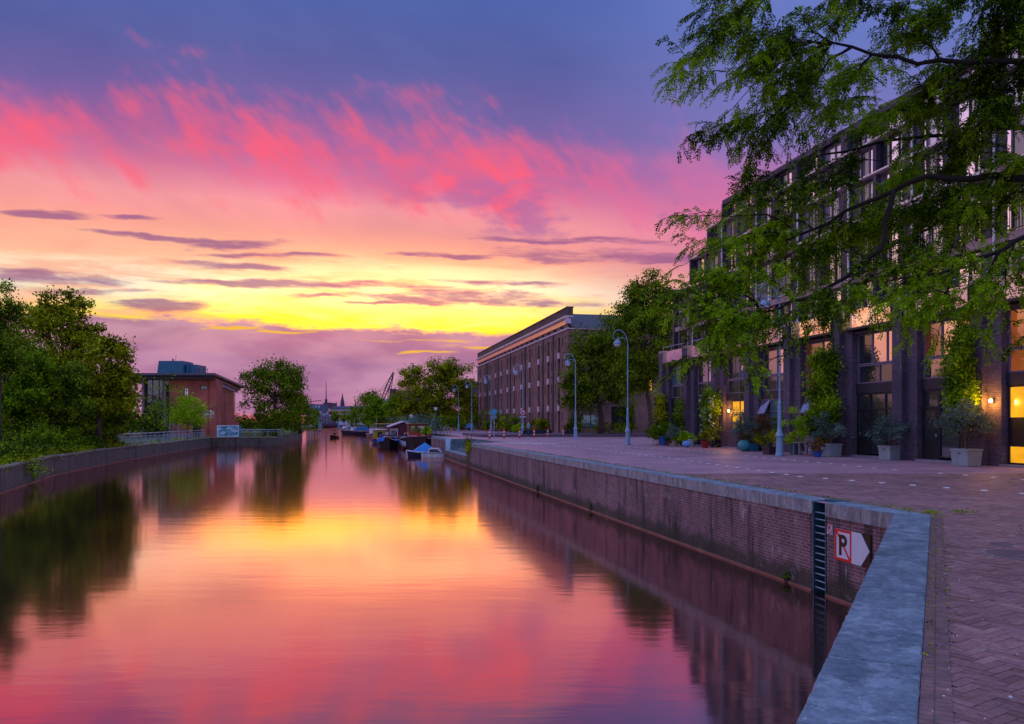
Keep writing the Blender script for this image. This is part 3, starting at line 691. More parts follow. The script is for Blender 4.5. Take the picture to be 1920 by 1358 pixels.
# lower windows: ground floor and mezzanine between the piers
gl_low = {}
for k in range(NB):
    x0 = BAY*k+1.25; x1 = BAY*(k+1)
    xm = x0+.95
    MB().box(x0,x1,-.10,.62,2.95,3.4).build('spandrel', FRAMED, rb)
    MB().box(x0,x1,-.22,.62,5.72,5.86).build('lintel', FRAMED, rb)
    lit = k in (3,7)
    gm = {0:[G_TEAL,G_MID],1:[G_MID,G_MIR],2:[G_DRK,G_MIR],3:[G_MID,G_MIR],4:[G_RED,G_MIR],5:[G_DRK,G_MIR,G_MIR],6:[G_RED,G_MIR,G_ORG],7:[G_ORG,G_ORG]}.get(k,[G_MID,G_DRK])
    window(rb, x0+.02,x1-.02,4.28,5.72,.07, gm, nv=3 if len(gm)==3 else 2, zt=None, frame=FRAME)
    window(rb, x0+.02,x1-.02,3.4,4.26,.07, [G_RED,G_DRK] if k == 4 else [G_ORG,G_ORG] if k == 7 else [G_MID if k==6 else G_DRK,G_DRK], nv=2, frame=FRAME)
    if k == 7:
        window(rb, x0+.05,x1-.02,.08,2.93,.02, G_YEL, nv=2, zt=[.75,1.75], frame=FRAMED)
        MB().box(x0+.10,x1-.06,.215-.28,.225-.28,.78,1.72).build('dark_panel', pm('perforated_panel',(34,24,22),rough=.6,var=.5,scale=12), rb)
    elif k == 2:
        window(rb, x0+1.0,x1-.02,1.15,2.93,-.16, G_YEL, nv=2, zt=2.1, frame=FRAMED)
        MB().box(x0+.97,x1,-.19,.62,0,1.14).box(x0,x0+.96,-.08,.62,0,2.95).build('infill', DBRICK, rb)
    else:
        window(rb, x0+.02,xm,2.2,2.93,.02, G_DRK if k!=4 else G_MIR, nv=1, frame=FRAME if k in(3,4) else FRAMED)
        dr = MB().box(x0+.02,xm,.22-.28,.30-.28,.08,2.18).build('door', {3:pm('door_teal',(40,95,105),rough=.5),4:pm('door_pale',(150,140,160),rough=.6)}.get(k, pm('door_dark',(22,22,30),rough=.5)), rb)
        MB().box(x0+.16,xm-.14,.205-.28,.22-.28,.9,2.05).build('door_pane', G_DRK, dr); MB().box(xm-.12,xm-.08,.17-.28,.22-.28,1.0,1.14).build('handle', METAL, dr)
        window(rb, xm+.02,x1-.02,.15,2.93,.02, {3:[G_TEAL,G_MID],4:[G_ORG,G_DRK]}.get(k,[G_DRK,G_DRK]), nv=2, zt=2.2, frame=FRAME if k in (3,4) else FRAMED)
        if k in (3,4):   # tilted open top-hung sash
            sx = x0+.15
            mb2 = MB(); mb2.prism_x([(-.06,2.9),(-.06,2.84),(-.40,2.1),(-.46,2.12)], sx, sx+.05).prism_x([(-.06,2.9),(-.06,2.84),(-.40,2.1),(-.46,2.12)], sx+.75, sx+.8).box(sx,sx+.8,-.48,-.42,2.07,2.13)
            mb2.build('open_sash', FRAME, rb)
            MB().prism_x([(-.08,2.87),(-.09,2.85),(-.43,2.11),(-.44,2.13)], sx+.05, sx+.75).build('sash_pane', G_MIR, rb)
    MB().box(x0,x1,-.4,.1,-.02,.07).build('door_step', pm('step_pale',(130,125,140),rough=.7), rb)
    # projecting balcony with reflective panel
    b0 = x0-.35; b1 = x1-.02
    MB().box(b0,b1,-.62,.55,5.90,5.99).build('balcony_floor', FRAMED, rb)
    pn = MB().box(b0+.75,(b0+b1+.7)/2-.03,-.60,-.57,6.0,6.80).box((b0+b1+.7)/2+.03,b1-.02,-.60,-.57,6.0,6.80).build('balcony_panel', PANEL if k in (4,5) else PANEL_L, rb)
    mbp = MB().box(b0,b0+.04,-.61,-.56,5.99,6.85).box(b0,b0+.70,-.61,-.56,6.82,6.86).box(b0+.68,b0+.73,-.61,-.56,5.99,6.86).box((b0+b1+.7)/2-.025,(b0+b1+.7)/2+.025,-.61,-.56,6.0,6.84)
    mbp.tube([(b0,-.62,7.12),(b1+.3,-.62,7.12)], .022, 6)
    for xx in (b0+.1,b0+1.6,b1-.1): mbp.tube([(xx,-.61,6.84),(xx,-.61,7.12)], .015, 5)
    mbp.build('balcony_rail', METAL, rb)
    MB().box(b0+.04,b0+.68,-.59,-.575,6.0,6.8).build('balcony_glass', G_DRK, rb)
# upper windows (two per bay and storey)
rows_ = [(6.95,8.22,'A'),(8.52,10.82,'B'),(11.12,12.9,'C'),(13.05,14.42,'D'),(14.56,15.5,'E')]
cnt = 0
for i in range(2*NB):
    x0 = BAY/2*i+.3+(.26 if i%2==0 else .12); x1 = BAY/2*(i+1)+.3-(.12 if i%2==0 else .26)
    for (za,zb,nm) in rows_:
        if x0 < up_start((za+zb)/2)-.5: continue
        u = rr.random()
        if i >= 16 and nm in 'DE': g = [G_DRK]
        elif nm == 'E': g = [G_DRK,G_MIR] if u < .6 else [G_MID]
        elif nm == 'B': g = [G_DRK,G_MIR,G_DRK] if u < .45 else [G_MIR,G_DRK,G_MIR] if u < .8 else [G_MID]
        elif nm == 'A': g = [G_DRK,G_MIR] if u < .5 else [G_DRK,G_DRK] if u < .7 else ([G_RED,G_RED] if u < .85 else [G_MIR,G_MID])
        else: g = [G_MIR,G_DRK,G_MIR] if u < .4 else [G_DRK,G_MIR,G_MIR] if u < .75 else [G_MIR,G_MID]
        g = [G_CUR if (q_ is G_MIR and rr.random() < .35) or (q_ is G_DRK and rr.random() < .12) else q_ for q_ in g]
        window(rb, x0,x1,za,zb,.30, g, nv=max(2,len(g)), frame=FRAME if u < .6 else FRAMED, fw=.07)
for k in range(NB):     # french balconies with bars on the tall storey, and slim posts
    for s_ in (0,1):
        a = BAY*k+.6+s_*BAY/2; b_ = a+BAY/2-.5
        if a < 1.84: continue
        mb2 = MB().box(a,b_,-.14,-.11,9.55,9.59).box(a,b_,-.14,-.11,8.56,8.59)
        n = 12
        for j in range(n+1): xx = a+(b_-a)*j/n; mb2.box(xx-.008,xx+.008,-.133,-.117,8.59,9.55)
        mb2.build('railing', METAL if rr.random() < .5 else FRAMED, rb)
for k in range(1,NB+1): MB().tube([(BAY*k+.75,-.16,6.9),(BAY*k+.75,-.16,14.5 if k > 1 else 11)], .045, 6).build('downpipe', METAL, rb)
for (k_,xx,zz) in ((2,10.62,2.32),(7,BAY*7+.92,2.39)):
    lp = empty('wall_lamp', (0,0,0), 0, 'lit wall lamp beside the yellow window %s' % ('near the potted bushes in mid facade' if k_==2 else 'at the right edge of the photo'), 'lamp')
    lp.parent = None; Mw = Matrix.Translation(rb.location)@Matrix.Rotation(ROT,4,'Z')
    yq = -.08 if k_==2 else -.30
    lp.location = Mw@Vector((xx,yq,zz)); lp.rotation_euler = (0,0,ROT)
    MB().box(-.05,.05,-.03,0,-.08,.08).tube([(0,-.03,0),(0,-.12,.03)],.012).build('bracket', FRAMED, lp)
    mbx = MB(); mbx.lathe([(.01,-.07),(.05,-.06),(.065,0),(.05,.06),(.01,.07)], 0, -.15, 10)
    bm_, t_, b_ = newmat('lamp_bulb'); b_.inputs['Emission Color'].default_value = (1,.55,.16,1); b_.inputs['Emission Strength'].default_value = 16
    mbx.build('globe', bm_, lp, smooth=True)
    pl = bpy.data.lights.new('lamp_light','POINT'); pl.energy = 60; pl.color = (1,.42,.05); pl.shadow_soft_size = .08
    po = bpy.data.objects.new('lamp_light', pl); COL.objects.link(po); po.parent = lp; po.location = (0,-.32,-.05)
# ---------------------------------------------------------------- warehouse
wb = empty('warehouse', (-7.12,168.4,0), ROT, 'long four storey brick warehouse with white stone blocks between dark loading doors', 'building')
WL = 69.9; WBR = brickmat('warehouse_brick', (.30,.135,.12), (.21,.10,.10), (.24,.17,.16), bw=.22, rh=.07, ms=.012, streak=.25, bumps=.3)
bays = [(168.4-Yb)/.979 for Yb in (104.4,109.9,115.4,121,126.6,132.2,137.6,143.2,148.5,154.6,159.6,165.6)]
lv = [(.1,3.05),(3.9,6.75),(7.6,9.85),(10.6,12.6)]
holes = []; doors = []; slits = []
for xb in bays:
    for (za,zb) in lv:
        holes.append((xb-.55,xb+.55,za,zb)); doors.append((xb-.55,xb+.55,za,zb))
        for off in (-1.75,1.75):
            hz = (zb-1.35,zb-.15); holes.append((xb+off-.22,xb+off+.22,*hz)); slits.append((xb+off-.22,xb+off+.22,*hz))
mb = MB().wall(0,WL,-.02,14.6,holes,0,.35)
# side wall with openings, facing the camera (plane x = WL)
sideh = [(1.6,4.3,.9,3.6),(5.6,8.1,.9,3.6),(12.6,15.4,.0,3.5),(1.6,4.3,6.0,8.1),(10.2,11.2,5.6,7.2),(13.2,15.0,4.6,6.0),(5.8,8.0,6.0,8.1),(17.0,19.0,1.0,3.4)]
mb.wall(0,22,-.02,13.4,sideh,0,.3, f=lambda x,z,yy: (WL-yy,x,z))
mb.poly([(0,0,-.02),(0,0,14.6),(0,22,14.6),(0,22,-.02)]); mb.poly([(0,22,-.02),(0,22,13.4),(WL,22,13.4),(WL,22,-.02)])
mb.build('brick_wall', WBR, wb)
MB().prism_y([(0,14.6),(0,15.9),(.0,15.9),(WL,15.9),(WL,14.6)][0:1]+[(0,15.9),(WL,15.9),(WL,14.6)][::1], -.02,.5) if 0 else None
MB().box(0,WL,-.12,.6,14.95,15.95).box(-.05,WL+.05,-.2,.7,15.95,16.08).build('parapet', brickmat('parapet_brick',(.16,.085,.085),(.11,.06,.07),(.13,.1,.1)), wb)
MB().box(-.1,WL+.1,-.40,.6,14.72,14.95).box(-.1,WL+.1,-.28,.0,14.6,14.715).build('cornice', pm('cornice_white',(205,185,195),rough=.5), wb)
MB().box(-.05,WL+.05,-.10,-.0,13.95,14.6).build('frieze', glassmat('frieze_glazed',(.85,.5,.42),.5,body=(.3,.13,.11),rough=.22), wb)
MB().box(-.05,WL+.08,-.14,-.003,13.25,13.45).box(WL+.003,WL+.16,-.14,22,13.25,13.40).build('string_course', CURT, wb)
MB().box(WL-.55,WL+.1,-.30,.3,13.96,14.58).build('corner_stone', CURT, wb)
mb = MB(); mb.poly([(WL+.25,.5,13.42),(WL+.25,22,13.42),(WL-6,22,16.0),(WL-6,.5,16.0)]); mb.poly([(0,.6,15.9),(WL-6,.6,16),(WL-6,22,16),(0,22,15.9)]); mb.poly([(WL+.25,.5,13.42),(WL-6,.5,16),(WL-6,.5,13.4)])
mb.build('roof', pm('slate',(66,62,72),rough=.6,var=.2,scale=2), wb)
for i,(a,b_,c_,d2) in enumerate(doors):
    o = MB().box(a,b_,.22,.30,c_,d2).build('loading_door', pm('warehouse_door',(24,20,24),rough=.5), wb)
    MB().box(a+.08,b_-.08,.20,.218,d2-1.1,d2-.15).build('door_pane', G_DRK, o)
for j,xb in enumerate(bays):
    for zz in (3.05,6.75,9.85):
        MB().box(xb-.42,xb+.42,-.12,.1,zz+.04,zz+.80).build('stone_block', CURT, wb)
for (a,b_,c_,d2) in slits: MB().box(a,b_,.14,.2,c_,d2).build('slit_window', G_DRK, wb)
for k in (0,1,3,5,7,9,11):
    xb = bays[k]-2.8; MB().tube([(xb,-.1,.1),(xb,-.1,13.2)], .09, 6).build('downpipe', pm('pipe_dark',(60,62,80),rough=.5), wb)
for k in range(20): MB().box(2.0+k*3.4,2.9+k*3.4,-.2,-.101,13.62,13.85).build('hoist_bracket', DARK, wb)
def onside(fn):   # builds in a frame facing the camera on the side wall
    e_ = bpy.data.objects
for (ya,yb,za,zb) in sideh:
    mbs = MB(); X = WL-.12; fw = .1
    mbs.box(X-.08,X,ya,yb,za,za+fw).box(X-.08,X,ya,yb,zb-fw,zb).box(X-.08,X,ya,ya+fw,za+fw,zb-fw).box(X-.08,X,yb-fw,yb,za+fw,zb-fw).box(X-.08,X,(ya+yb)/2-.05,(ya+yb)/2+.05,za+fw,zb-fw)
    o = mbs.build('side_window', FRAMED, wb)
    lit = (ya,za) in ((10.2,5.6),(13.2,4.6))
    g_ = G_YEL if lit else (G_TEAL if ya==1.6 and za<1 else DARK)
    MB().box(X-.06,X-.04,ya+.05,yb-.05,za+.05,zb-.05 if not (g_ is G_TEAL) else za+1.6).build('pane', g_, o)
    MB().box(WL-.002,WL+.03,ya-.25,yb+.25,zb+.01,zb+.3).build('lintel', pm('lintel_stone',(120,100,110),rough=.7), wb)
for yy in (.9,12.4): MB().tube([(WL+.1,yy,.1),(WL+.1,yy,13.2 if yy<2 else 3.6)], .08, 6).build('downpipe', METAL if yy>2 else MC['pipe_dark'], wb)
# low wing between warehouse and apartment building, with terrace step
lwg = empty('low_wing', (20.3,104.6,0), ROT, 'low brick wing with a dark arched doorway between the warehouse and apartment building', 'building')
MB().wall(0,16,-.02,7.4,[(2.0,4.6,0,3.2),(7,9.6,4.2,6.2)],0,.3,f=lambda x,z,yy:(-yy,x,z)).box(-12,-.5,0,16,-.02,7.38).build('wall', WBR, lwg)
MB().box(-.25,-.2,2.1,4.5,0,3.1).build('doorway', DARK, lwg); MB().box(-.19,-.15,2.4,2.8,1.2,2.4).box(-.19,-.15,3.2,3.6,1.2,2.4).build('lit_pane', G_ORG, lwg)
MB().box(-.25,-.2,7.1,9.5,4.25,6.15).build('upper_window', G_YEL, lwg)
g = G(1150,829); st2 = empty('entrance_steps', (17.5,83.5,0), ROT+PI/2, 'dark stone entrance steps between the plane trees and the potted plants', 'steps')
for k in range(4): MB().box(-.25*(4-k)-1.6,.25*(4-k)+1.6,-.3*(4-k),2.5,.15*k,.15*(k+1)-.003*k).build('step', pm('dark_step',(48,55,70),rough=.7), st2)
tp = MB().box(-14,18,0,14,0,.28).build('terrace', pm('terrace_brick',(100,80,95),rough=.8), None, label='low raised brick terrace in front of the warehouse side wall', cat='terrace', kind='structure'); tp.location = (10.4,88.5,0); tp.rotation_euler = (0,0,ROT+PI/2)
# ---------------------------------------------------------------- brick building on the left bank
lb = empty('brick_building', (-45.1,122,-.6), 0, 'red brick building with thin overhanging roof behind two small green trees', 'building')
RBR = brickmat('red_brick', (.72,.12,.08), (.56,.09,.065), (.36,.2,.18), bw=.22, rh=.075, bumps=.2)
LD = Vector((-.25,.968)).normalized(); HB = 9.2
def LBx(d, o=0.0): return (LD.x*d, LD.y*d)
# front wall facing camera (x from -7.2 to 0), glazed hall left of it (-11.3..-7.2)
fh = [(-4.9,-4.3,6.3,7.4),(-2.5,-1.4,7.2,7.8),(-2.1,-.3,2.9,4.1),(-3.6,-2.3,.0,2.1)]
mb = MB().wall(-7.2,0,-.1,HB,fh,0,.25)
L1 = 44
def sidef(x,z,yy): return (LD.x*x-yy*.9, LD.y*x-yy*.1, z)
# stepped side wall: top drops along its length
stepp = [(0,10,8.9),(10,20,7.0),(20,27,5.2),(27,36,3.6),(36,44,2.2)]
for a,b_,zt in stepp:
    hs = []
    rr2 = random.Random(int(a)+2)
    for j in range(4):
        xx = rr2.uniform(a+.8,b_-1.2); zz = rr2.uniform(1.2,max(1.6,zt-1.4)); hs.append((xx,xx+.5,zz,zz+.7))
    hs2 = []
    for h_ in hs:
        if all(h_[1] < g2[0]-.1 or h_[0] > g2[1]+.1 for g2 in hs2): hs2.append(h_)
    mb.wall(a,b_,-.1,zt,hs2,0,.3,f=sidef)
    mb.poly([sidef(b_,-.1,0),sidef(b_,zt,0),sidef(b_,zt,5),sidef(b_,-.1,5)])
mb.build('brick_wall', RBR, lb)
WOOD = pm('wood_cladding', (160,78,38), rough=.6, var=.35, scale=3)
mb = MB()
for k in range(34):
    x_ = 10.2+k*1.0
    a = sidef(x_,2,.9); b_ = sidef(x_+.8,2,.9); z0_ = 1.5; z1_ = 8.2
    mb.poly([(a[0],a[1],z0_),(b_[0],b_[1],z0_),(b_[0],b_[1],z1_),(a[0],a[1],z1_)])
mb.build('wood_cladding', WOOD, lb)
mb = MB(); pp = [sidef(x_,0,1.3)[:2] for x_ in (0,45)]
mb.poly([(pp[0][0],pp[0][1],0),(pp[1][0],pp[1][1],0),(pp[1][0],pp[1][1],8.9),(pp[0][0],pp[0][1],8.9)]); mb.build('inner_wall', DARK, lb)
mb = MB()
for k in range(9):
    a = sidef(11+k*4,0,.6); mb.box(a[0]-.1,a[0]+.1,a[1]-.9,a[1]+.9,8.25,8.65)
mb.build('clerestory_light', CURT, lb)
mb = MB(); rp = [(-14.6,-2.2),(.6,-2.2),(LD.x*46+1.4,LD.y*46),(LD.x*46-18,LD.y*46)]
mb.prism(rp, HB+.05, HB+.38); mb.prism([(-11,-1.0),(-0.1,-1.0),(LD.x*45+.2,LD.y*45),(LD.x*45-15,LD.y*45)], HB-.45, HB+.05)
mb.build('roof', pm('roof_zinc',(95,85,105),rough=.5,var=.15), lb)
MB().prism([(-14.3,-2.0),(-11.6,-2.0),(-11.6,8),(-14.3,8)], HB-.02,HB+.04).prism([(0,-1.9),(.4,-1.9),(LD.x*44+1.0,LD.y*44),(LD.x*44,LD.y*44)], HB-.02,HB+.04).build('soffit', pm('soffit_wood',(165,85,50),rough=.6), lb)
for (a,b_,c_,d2),g_ in zip(fh,(G_MIR,G_DRK,G_MIR,G_DRK)): window(lb, a,b_,c_,d2,.2,g_,nv=1 if g_ is G_DRK else 2,frame=CURT if g_ is G_MIR else FRAMED, fw=.07)
# glazed hall
MB().box(-11.3,-11.0,-.1,.3,-.1,HB-.4).box(-8.0,-7.7,-.1,.3,-.1,HB-.4).box(-5.3+-2.5,-7.2,-.05,.3,HB-1.3,HB-.4).build('column', pm('column_pale',(150,120,140),rough=.5), lb)
MB().box(-11,-7.2,.6,.7,-.1,HB-.4).build('glass_wall', G_DRK, lb)
mb = MB()
for z_ in (1.2,2.6,4.4,6.2): mb.box(-11,-7.2,.5,.59,z_,z_+.12)
for x_ in (-10,-9,-8.4): mb.box(x_,x_+.08,.5,.595,-.1,HB-.5)
mb.build('mullion', pm('mullion_rust',(120,60,50),rough=.5), lb)
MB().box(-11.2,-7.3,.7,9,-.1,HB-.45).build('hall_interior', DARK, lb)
for x_ in (-7.0,-6.4,-5.6): MB().box(x_,x_+.12,-.6,-.45,-.1,2.3).build('door_post', pm('post_pale',(140,180,200)), lb)
TEAL = pm('plant_teal', (50,105,135), rough=.5, var=.2)
MB().prism_y([(-10.4,HB+.4),(-6.3,HB+.4),(-6.3,HB+2.6),(-10.1,HB+2.6)],3,7).build('roof_plant_room', TEAL, lb)
MB().box(-6.25,-4.6,4,8,HB+.4,HB+2.1).box(-6.0,-5.7,3.6,3.9,HB+.4,HB+2.4).build('roof_unit', TEAL, lb)
mb = MB()
for x_ in (-4.0,-3.5,-2.8,-2.2): mb.tube([(x_,2,HB+.38),(x_+.1,2,HB+1.35)],.04,5)
mb.tube([(-4,2,HB+1.2),(-3.4,2,HB+1.2)],.04,5).tube([(-2.8,2,HB+1.25),(-2.1,2,HB+1.25)],.04,5).tube([(-7.9,4,HB+2.5),(-7.8,4,HB+3.6)],.03,5).tube([(-8.3,4,HB+2.5),(-8.3,4,HB+3.0)],.12,6)
mb.build('aerial', FRAMED, lb)
# picture board on the quay
g = (-42.0,117.5)
bd = empty('display_board', ((427.5-960)/1500*119,119,-.6), R(2), 'white framed board with a blue and white picture standing on the left quay', 'display board')
MB().box(-1.62,1.62,-.05,.05,.05,.17).box(-1.62,1.62,-.05,.05,1.63,1.75).box(-1.62,-1.5,-.05,.05,.17,1.63).box(1.5,1.62,-.05,.05,.17,1.63).build('frame', pm('board_frame',(210,220,235),rough=.4,var=.05), bd)
m, t, b = newmat('board_picture'); co = t.coord(); n = t.noise(t.scalev(co,(1,1,2.5)), 1.1, 3, .6, .8); t.put(b.inputs['Base Color'], t.ramp(n, [(.35,(.02,.08,.16,1)),(.5,(.13,.38,.55,1)),(.62,(.55,.7,.8,1))])); b.inputs['Roughness'].default_value = .4
MB().box(-1.5,1.5,-.02,.03,.17,1.63).build('picture', m, bd)
MB().box(1.63,1.9,-.04,.6,.05,1.7).build('side_box', pm('board_side',(60,110,110)), bd)
# railings on the left quay
RAILM = pm('rail_pale', (150,165,185), rough=.4, metal=.3)
def railing(pts, z, lab, gap=2.0, bars=True):
    r = empty('railing', (0,0,0), 0, lab, 'railing'); tr = MB(); ps = MB(); br = MB()
    for a,b_ in zip(pts, pts[1:]):
        a = Vector((*a,z)); b_ = Vector((*b_,z)); d2 = b_-a; n = max(1,round(d2.length/gap))
        tr.tube([a+Vector((0,0,1.05)), b_+Vector((0,0,1.05))], .05, 6); tr.tube([a+Vector((0,0,.75)), b_+Vector((0,0,.75))], .025, 5)
        for k in range(n+1): q_ = a+d2*k/n; ps.tube([q_, q_+Vector((0,0,1.05))], .035, 5)
        if bars:
            nb_ = int(d2.length/.5)
            for k in range(nb_): q_ = a+d2*k/nb_; br.tube([q_+Vector((0,0,.1)), q_+Vector((-.12,.1,.75))], .018, 4, False)
    tr.build('top_rail', RAILM, r); ps.build('post', RAILM, r)
    if bars: br.build('bars', RAILM, r)
railing([(-35.9,73),(-38.8,88),(-42.4,106),(-44.2,115.2)], -.56, 'pale metal railing with slanting bars along the left quay')
railing([(-41.6,117.2),(-34.4,119.2)], -.56, 'thin pale railing on the quay corner in front of the round bush', bars=False)
FL = pm('flower_box',(90,115,125)); 
# ---------------------------------------------------------------- distant town
def block(name, x0,x1,Y,z1,col,lab,depth=25,roof=None,rh=0,win=None,wcol=None,cat='building'):
    r = empty(name, ((x0+x1)/2-0,Y,-.05), 0, lab, cat); wd = (x1-x0)/2
    holes = []
    if win:
        nx,nz,ww,wh = win
        for i in range(nx):
            for j in range(nz):
                cx = -wd+(i+.5)*2*wd/nx; cz = z1*(j+.55)/nz; holes.append((cx-ww/2,cx+ww/2,cz-wh/2,cz+wh/2))
    mb = MB().wall(-wd,wd,0,z1,holes,0,.4); mb.poly([(-wd,0,0),(-wd,0,z1),(-wd,depth,z1),(-wd,depth,0)]); mb.poly([(wd,0,0),(wd,depth,0),(wd,depth,z1),(wd,0,z1)]); mb.poly([(-wd,0,z1),(wd,0,z1),(wd,depth,z1),(-wd,depth,z1)])
    mb.build('wall', pm('far_%s'%lab[:18].replace(' ','_'), col, rough=.8, var=.2, scale=.3), r)
    if rh: MB().prism_x([(-.5,z1+.01),(depth,z1+.01),(depth/2,z1+rh)], -wd,wd).build('roof', pm('far_roof'+str(roof), roof or (60,50,60), rough=.8), r)
    for h_ in holes[:90]:
        o = MB().box(h_[0],h_[1],.22,.3,h_[2],h_[3]).build('window', wcol or G_MID, r)
    return r
def bx(px,Y): return (px-960)*Y/F
def bz(py,Y): return CH-(py-H0)*Y/F
WSH = pm('far_white',(170,175,200),rough=.6)
block('office_block', bx(574,560),bx(601,560),560, bz(758,560),(80,95,125),'grey blue office block at the left of the distant skyline',win=(5,4,1.4,2.0),wcol=WSH)
block('town_house', bx(592,620),bx(626,620),620, bz(764,620),(120,42,62),'wide dark red building under the hazy red horizon',win=(6,3,1.5,2))
block('tower_block', bx(606,640),bx(619,640),640, bz(755,640),(92,62,88),'square dark tower block with a thin mast on its roof')
mb = MB().tube([(0,0,0),(0,0,17)],[.5,.15],5).lathe([(1.0,0),(1.0,3.0),(.3,3.2)],n=6)
o = mb.build('mast', FRAMED, label='thin radio mast rising from the distant tower block', cat='mast'); o.location = (bx(611.5,645),645,bz(755,645)-.3)
block('town_house', bx(622,600),bx(682,600),600, bz(765,600),(112,52,66),'long red brick terrace with pale blue windows at the end of the canal',win=(16,4,1.6,1.9),wcol=WSH,rh=1.6,roof=(50,60,95))
ch = empty('church_tower', (bx(642,900),900,0), 0, 'slender church spire on the distant skyline', 'church tower')
MB().box(-2.6,2.6,-2.6,2.6,0,bz(764,900)).build('tower', pm('spire_stone',(85,65,90)), ch)
MB().lathe([(2.9,bz(764,900)),(1.9,bz(752,900)),(.9,bz(745,900)),(.1,bz(737,900))],n=8).build('spire', pm('spire_lead',(72,60,90)), ch)
rr = random.Random(4)
for k,(px0,w_,py,c_,lb_) in enumerate(((598,6,771,(115,105,135),'grey stepped canal house with white gable top'),(604.5,6,775,(105,80,110),'mauve canal house beside the grey stepped one'),(611,5,773,(125,95,115),'narrow pink canal house in the middle of the gabled row'),(616.5,6,777,(90,75,105),'low dark mauve canal house near the yellow crane'),(655,8,770,(130,65,70),'red canal house with white windows right of the yellow crane'),(664,9,773,(105,100,130),'pale grey canal house at the right end of the quay'))):
    Yh = 525; r = block('canal_house', bx(px0,Yh),bx(px0+w_,Yh),Yh,bz(py+4,Yh),c_,lb_,depth=10,win=(2,3,.5,1.0),wcol=WSH,cat='house')
    r['group'] = 'gabled canal houses at the end of the canal'
    wd = (bx(px0+w_,Yh)-bx(px0,Yh))/2; zt = bz(py+4,Yh)
    MB().prism_y([(-wd,zt),(wd,zt),(wd*.45,zt+1.3),(-wd*.45,zt+1.3)],-.1,.4).build('gable', WSH, r)
# yellow gantry crane, tower cranes, boom crane
yc = empty('gantry_crane', (bx(637,480),480,-.05), 0, 'yellow gantry with a long horizontal beam above the bridge', 'crane'); YEL = pm('crane_yellow',(190,130,40),rough=.6)
MB().box(-.45,.45,-.45,.45,0,bz(772,480)).build('column', YEL, yc); MB().box(-7.3,5.4,-.4,.4,bz(772.5,480),bz(770.6,480)).build('beam', YEL, yc)
def lattice(mb, a, b_, w_, n, r_=.06):
    a = Vector(a); b_ = Vector(b_); d2 = (b_-a).normalized(); s_ = d2.cross(Vector((0,1,0))).normalized(); t2 = d2.cross(s_)
    cs = [(1,1),(1,-1),(-1,-1),(-1,1)]
    def C(k,c): f_ = k/n; ww = w_*(.35+.65*math.sin(PI*min(1,max(.05,f_)))) ; return a+(b_-a)*f_+(s_*c[0]+t2*c[1])*ww/2
    for c in cs: mb.tube([C(k,c) for k in range(n+1)], r_, 4, False)
    for k in range(n):
        for i in range(4): mb.tube([C(k,cs[i]), C(k+1,cs[(i+1)%4])], r_*.7, 3, False)
cr = empty('boom_crane', (bx(712,255),255,0), 0, 'dark lattice boom of a floating crane above the trees', 'crane')
mb = MB(); lattice(mb,(0,0,bz(762,255)),(bx(738,255)-bx(712,255),0,bz(698,255)),1.0,12,.09); mb.build('boom', pm('crane_dark',(64,44,58)), cr)
mb = MB(); lattice(mb,(2.4,0,bz(757,255)),(bx(737,255)-bx(712,255),0,bz(703,255)),.6,9,.06); mb.tube([(-1.8,0,bz(748,255)),(4.1,0,bz(701,255))],.05,4).tube([(-.8,0,bz(748,255)),(4.2,0,bz(702,255))],.05,4)
mb.build('backstay', MC['crane_dark'], cr); MB().box(-1.6,3.6,-1.5,1.5,0,4.2).build('cabin', pm('crane_cab',(70,75,95)), cr)
for px_,py_,ln,lab in ((583,748,9,'small tower crane on the left of the skyline'),(630.5,754,0,'thin chimney between the tower block and the spire'),(666,756,3,'small domed turret on the skyline right of the spire')):
    r = MB(); z0_ = 8; zt = bz(py_,700)
    r.tube([(0,0,z0_),(0,0,zt)],[.5,.35],5)
    if ln: r.tube([(-ln*.2,0,zt-2.5),(ln,0,zt-1.5)],.3,4)
    if ln == 3: r.lathe([(2.4,zt-9),(2.2,zt-7),(.6,zt-5)],n=8)
    o = r.build('tower_crane' if ln==9 else 'turret' if ln==3 else 'chimney', FRAMED, label=lab, cat='crane' if ln==9 else 'turret' if ln==3 else 'chimney'); o.location = (bx(px_,700),700,0)
# bridge and mooring piles
br = empty('bridge', (0,505,0), 0, 'low dark bridge across the far end of the canal', 'bridge')
MB().box(-124,-88,-2,3,-1.0,.3).build('deck', pm('bridge_dark',(70,40,62)), br); MB().box(-124,-88,-2,-1.8,.3,1.1).build('parapet', pm('bridge_rail',(60,62,95)), br)
for px_,lab in ((600,'pale blue mooring pile left of the bridge opening'),(636.5,'pale blue mooring pile under the yellow crane')):
    o = MB().box(-.85,.85,-.85,.85,WZ-.5,bz(792,470)).box(-1.0,1.0,-1.0,1.0,bz(792,470),bz(791,470)).build('mooring_pile', pm('pile_blue',(80,130,160),rough=.5), label=lab, cat='mooring pile'); o.location = (bx(px_,470),470,0)
# right-hand town behind the houseboats
block('brick_tower', bx(731,262),bx(741,262),262, bz(729,262),(100,62,75),'dark brick stair tower behind the boom crane',depth=8)
block('grey_building', bx(741,264),bx(768,264),264, bz(733,264),(120,125,150),'tall pale grey building behind the big tree by the barge',depth=20,win=(3,4,1.2,1.4))
block('brick_terrace', bx(726,235),bx(790,235),235, bz(752,235),(92,72,95),'long mauve brick terrace behind the houseboats',depth=15,win=(8,3,1.0,1.5),rh=2,roof=(80,70,90))
block('white_house', bx(712,300),bx(724,300),300, bz(748,300),(150,165,195),'narrow white house between the green trees',depth=10,win=(2,3,.6,1.1))
block('far_block', bx(884,200),bx(898,200),200, bz(716,200),(110,100,125),'distant grey block just left of the warehouse',depth=10)
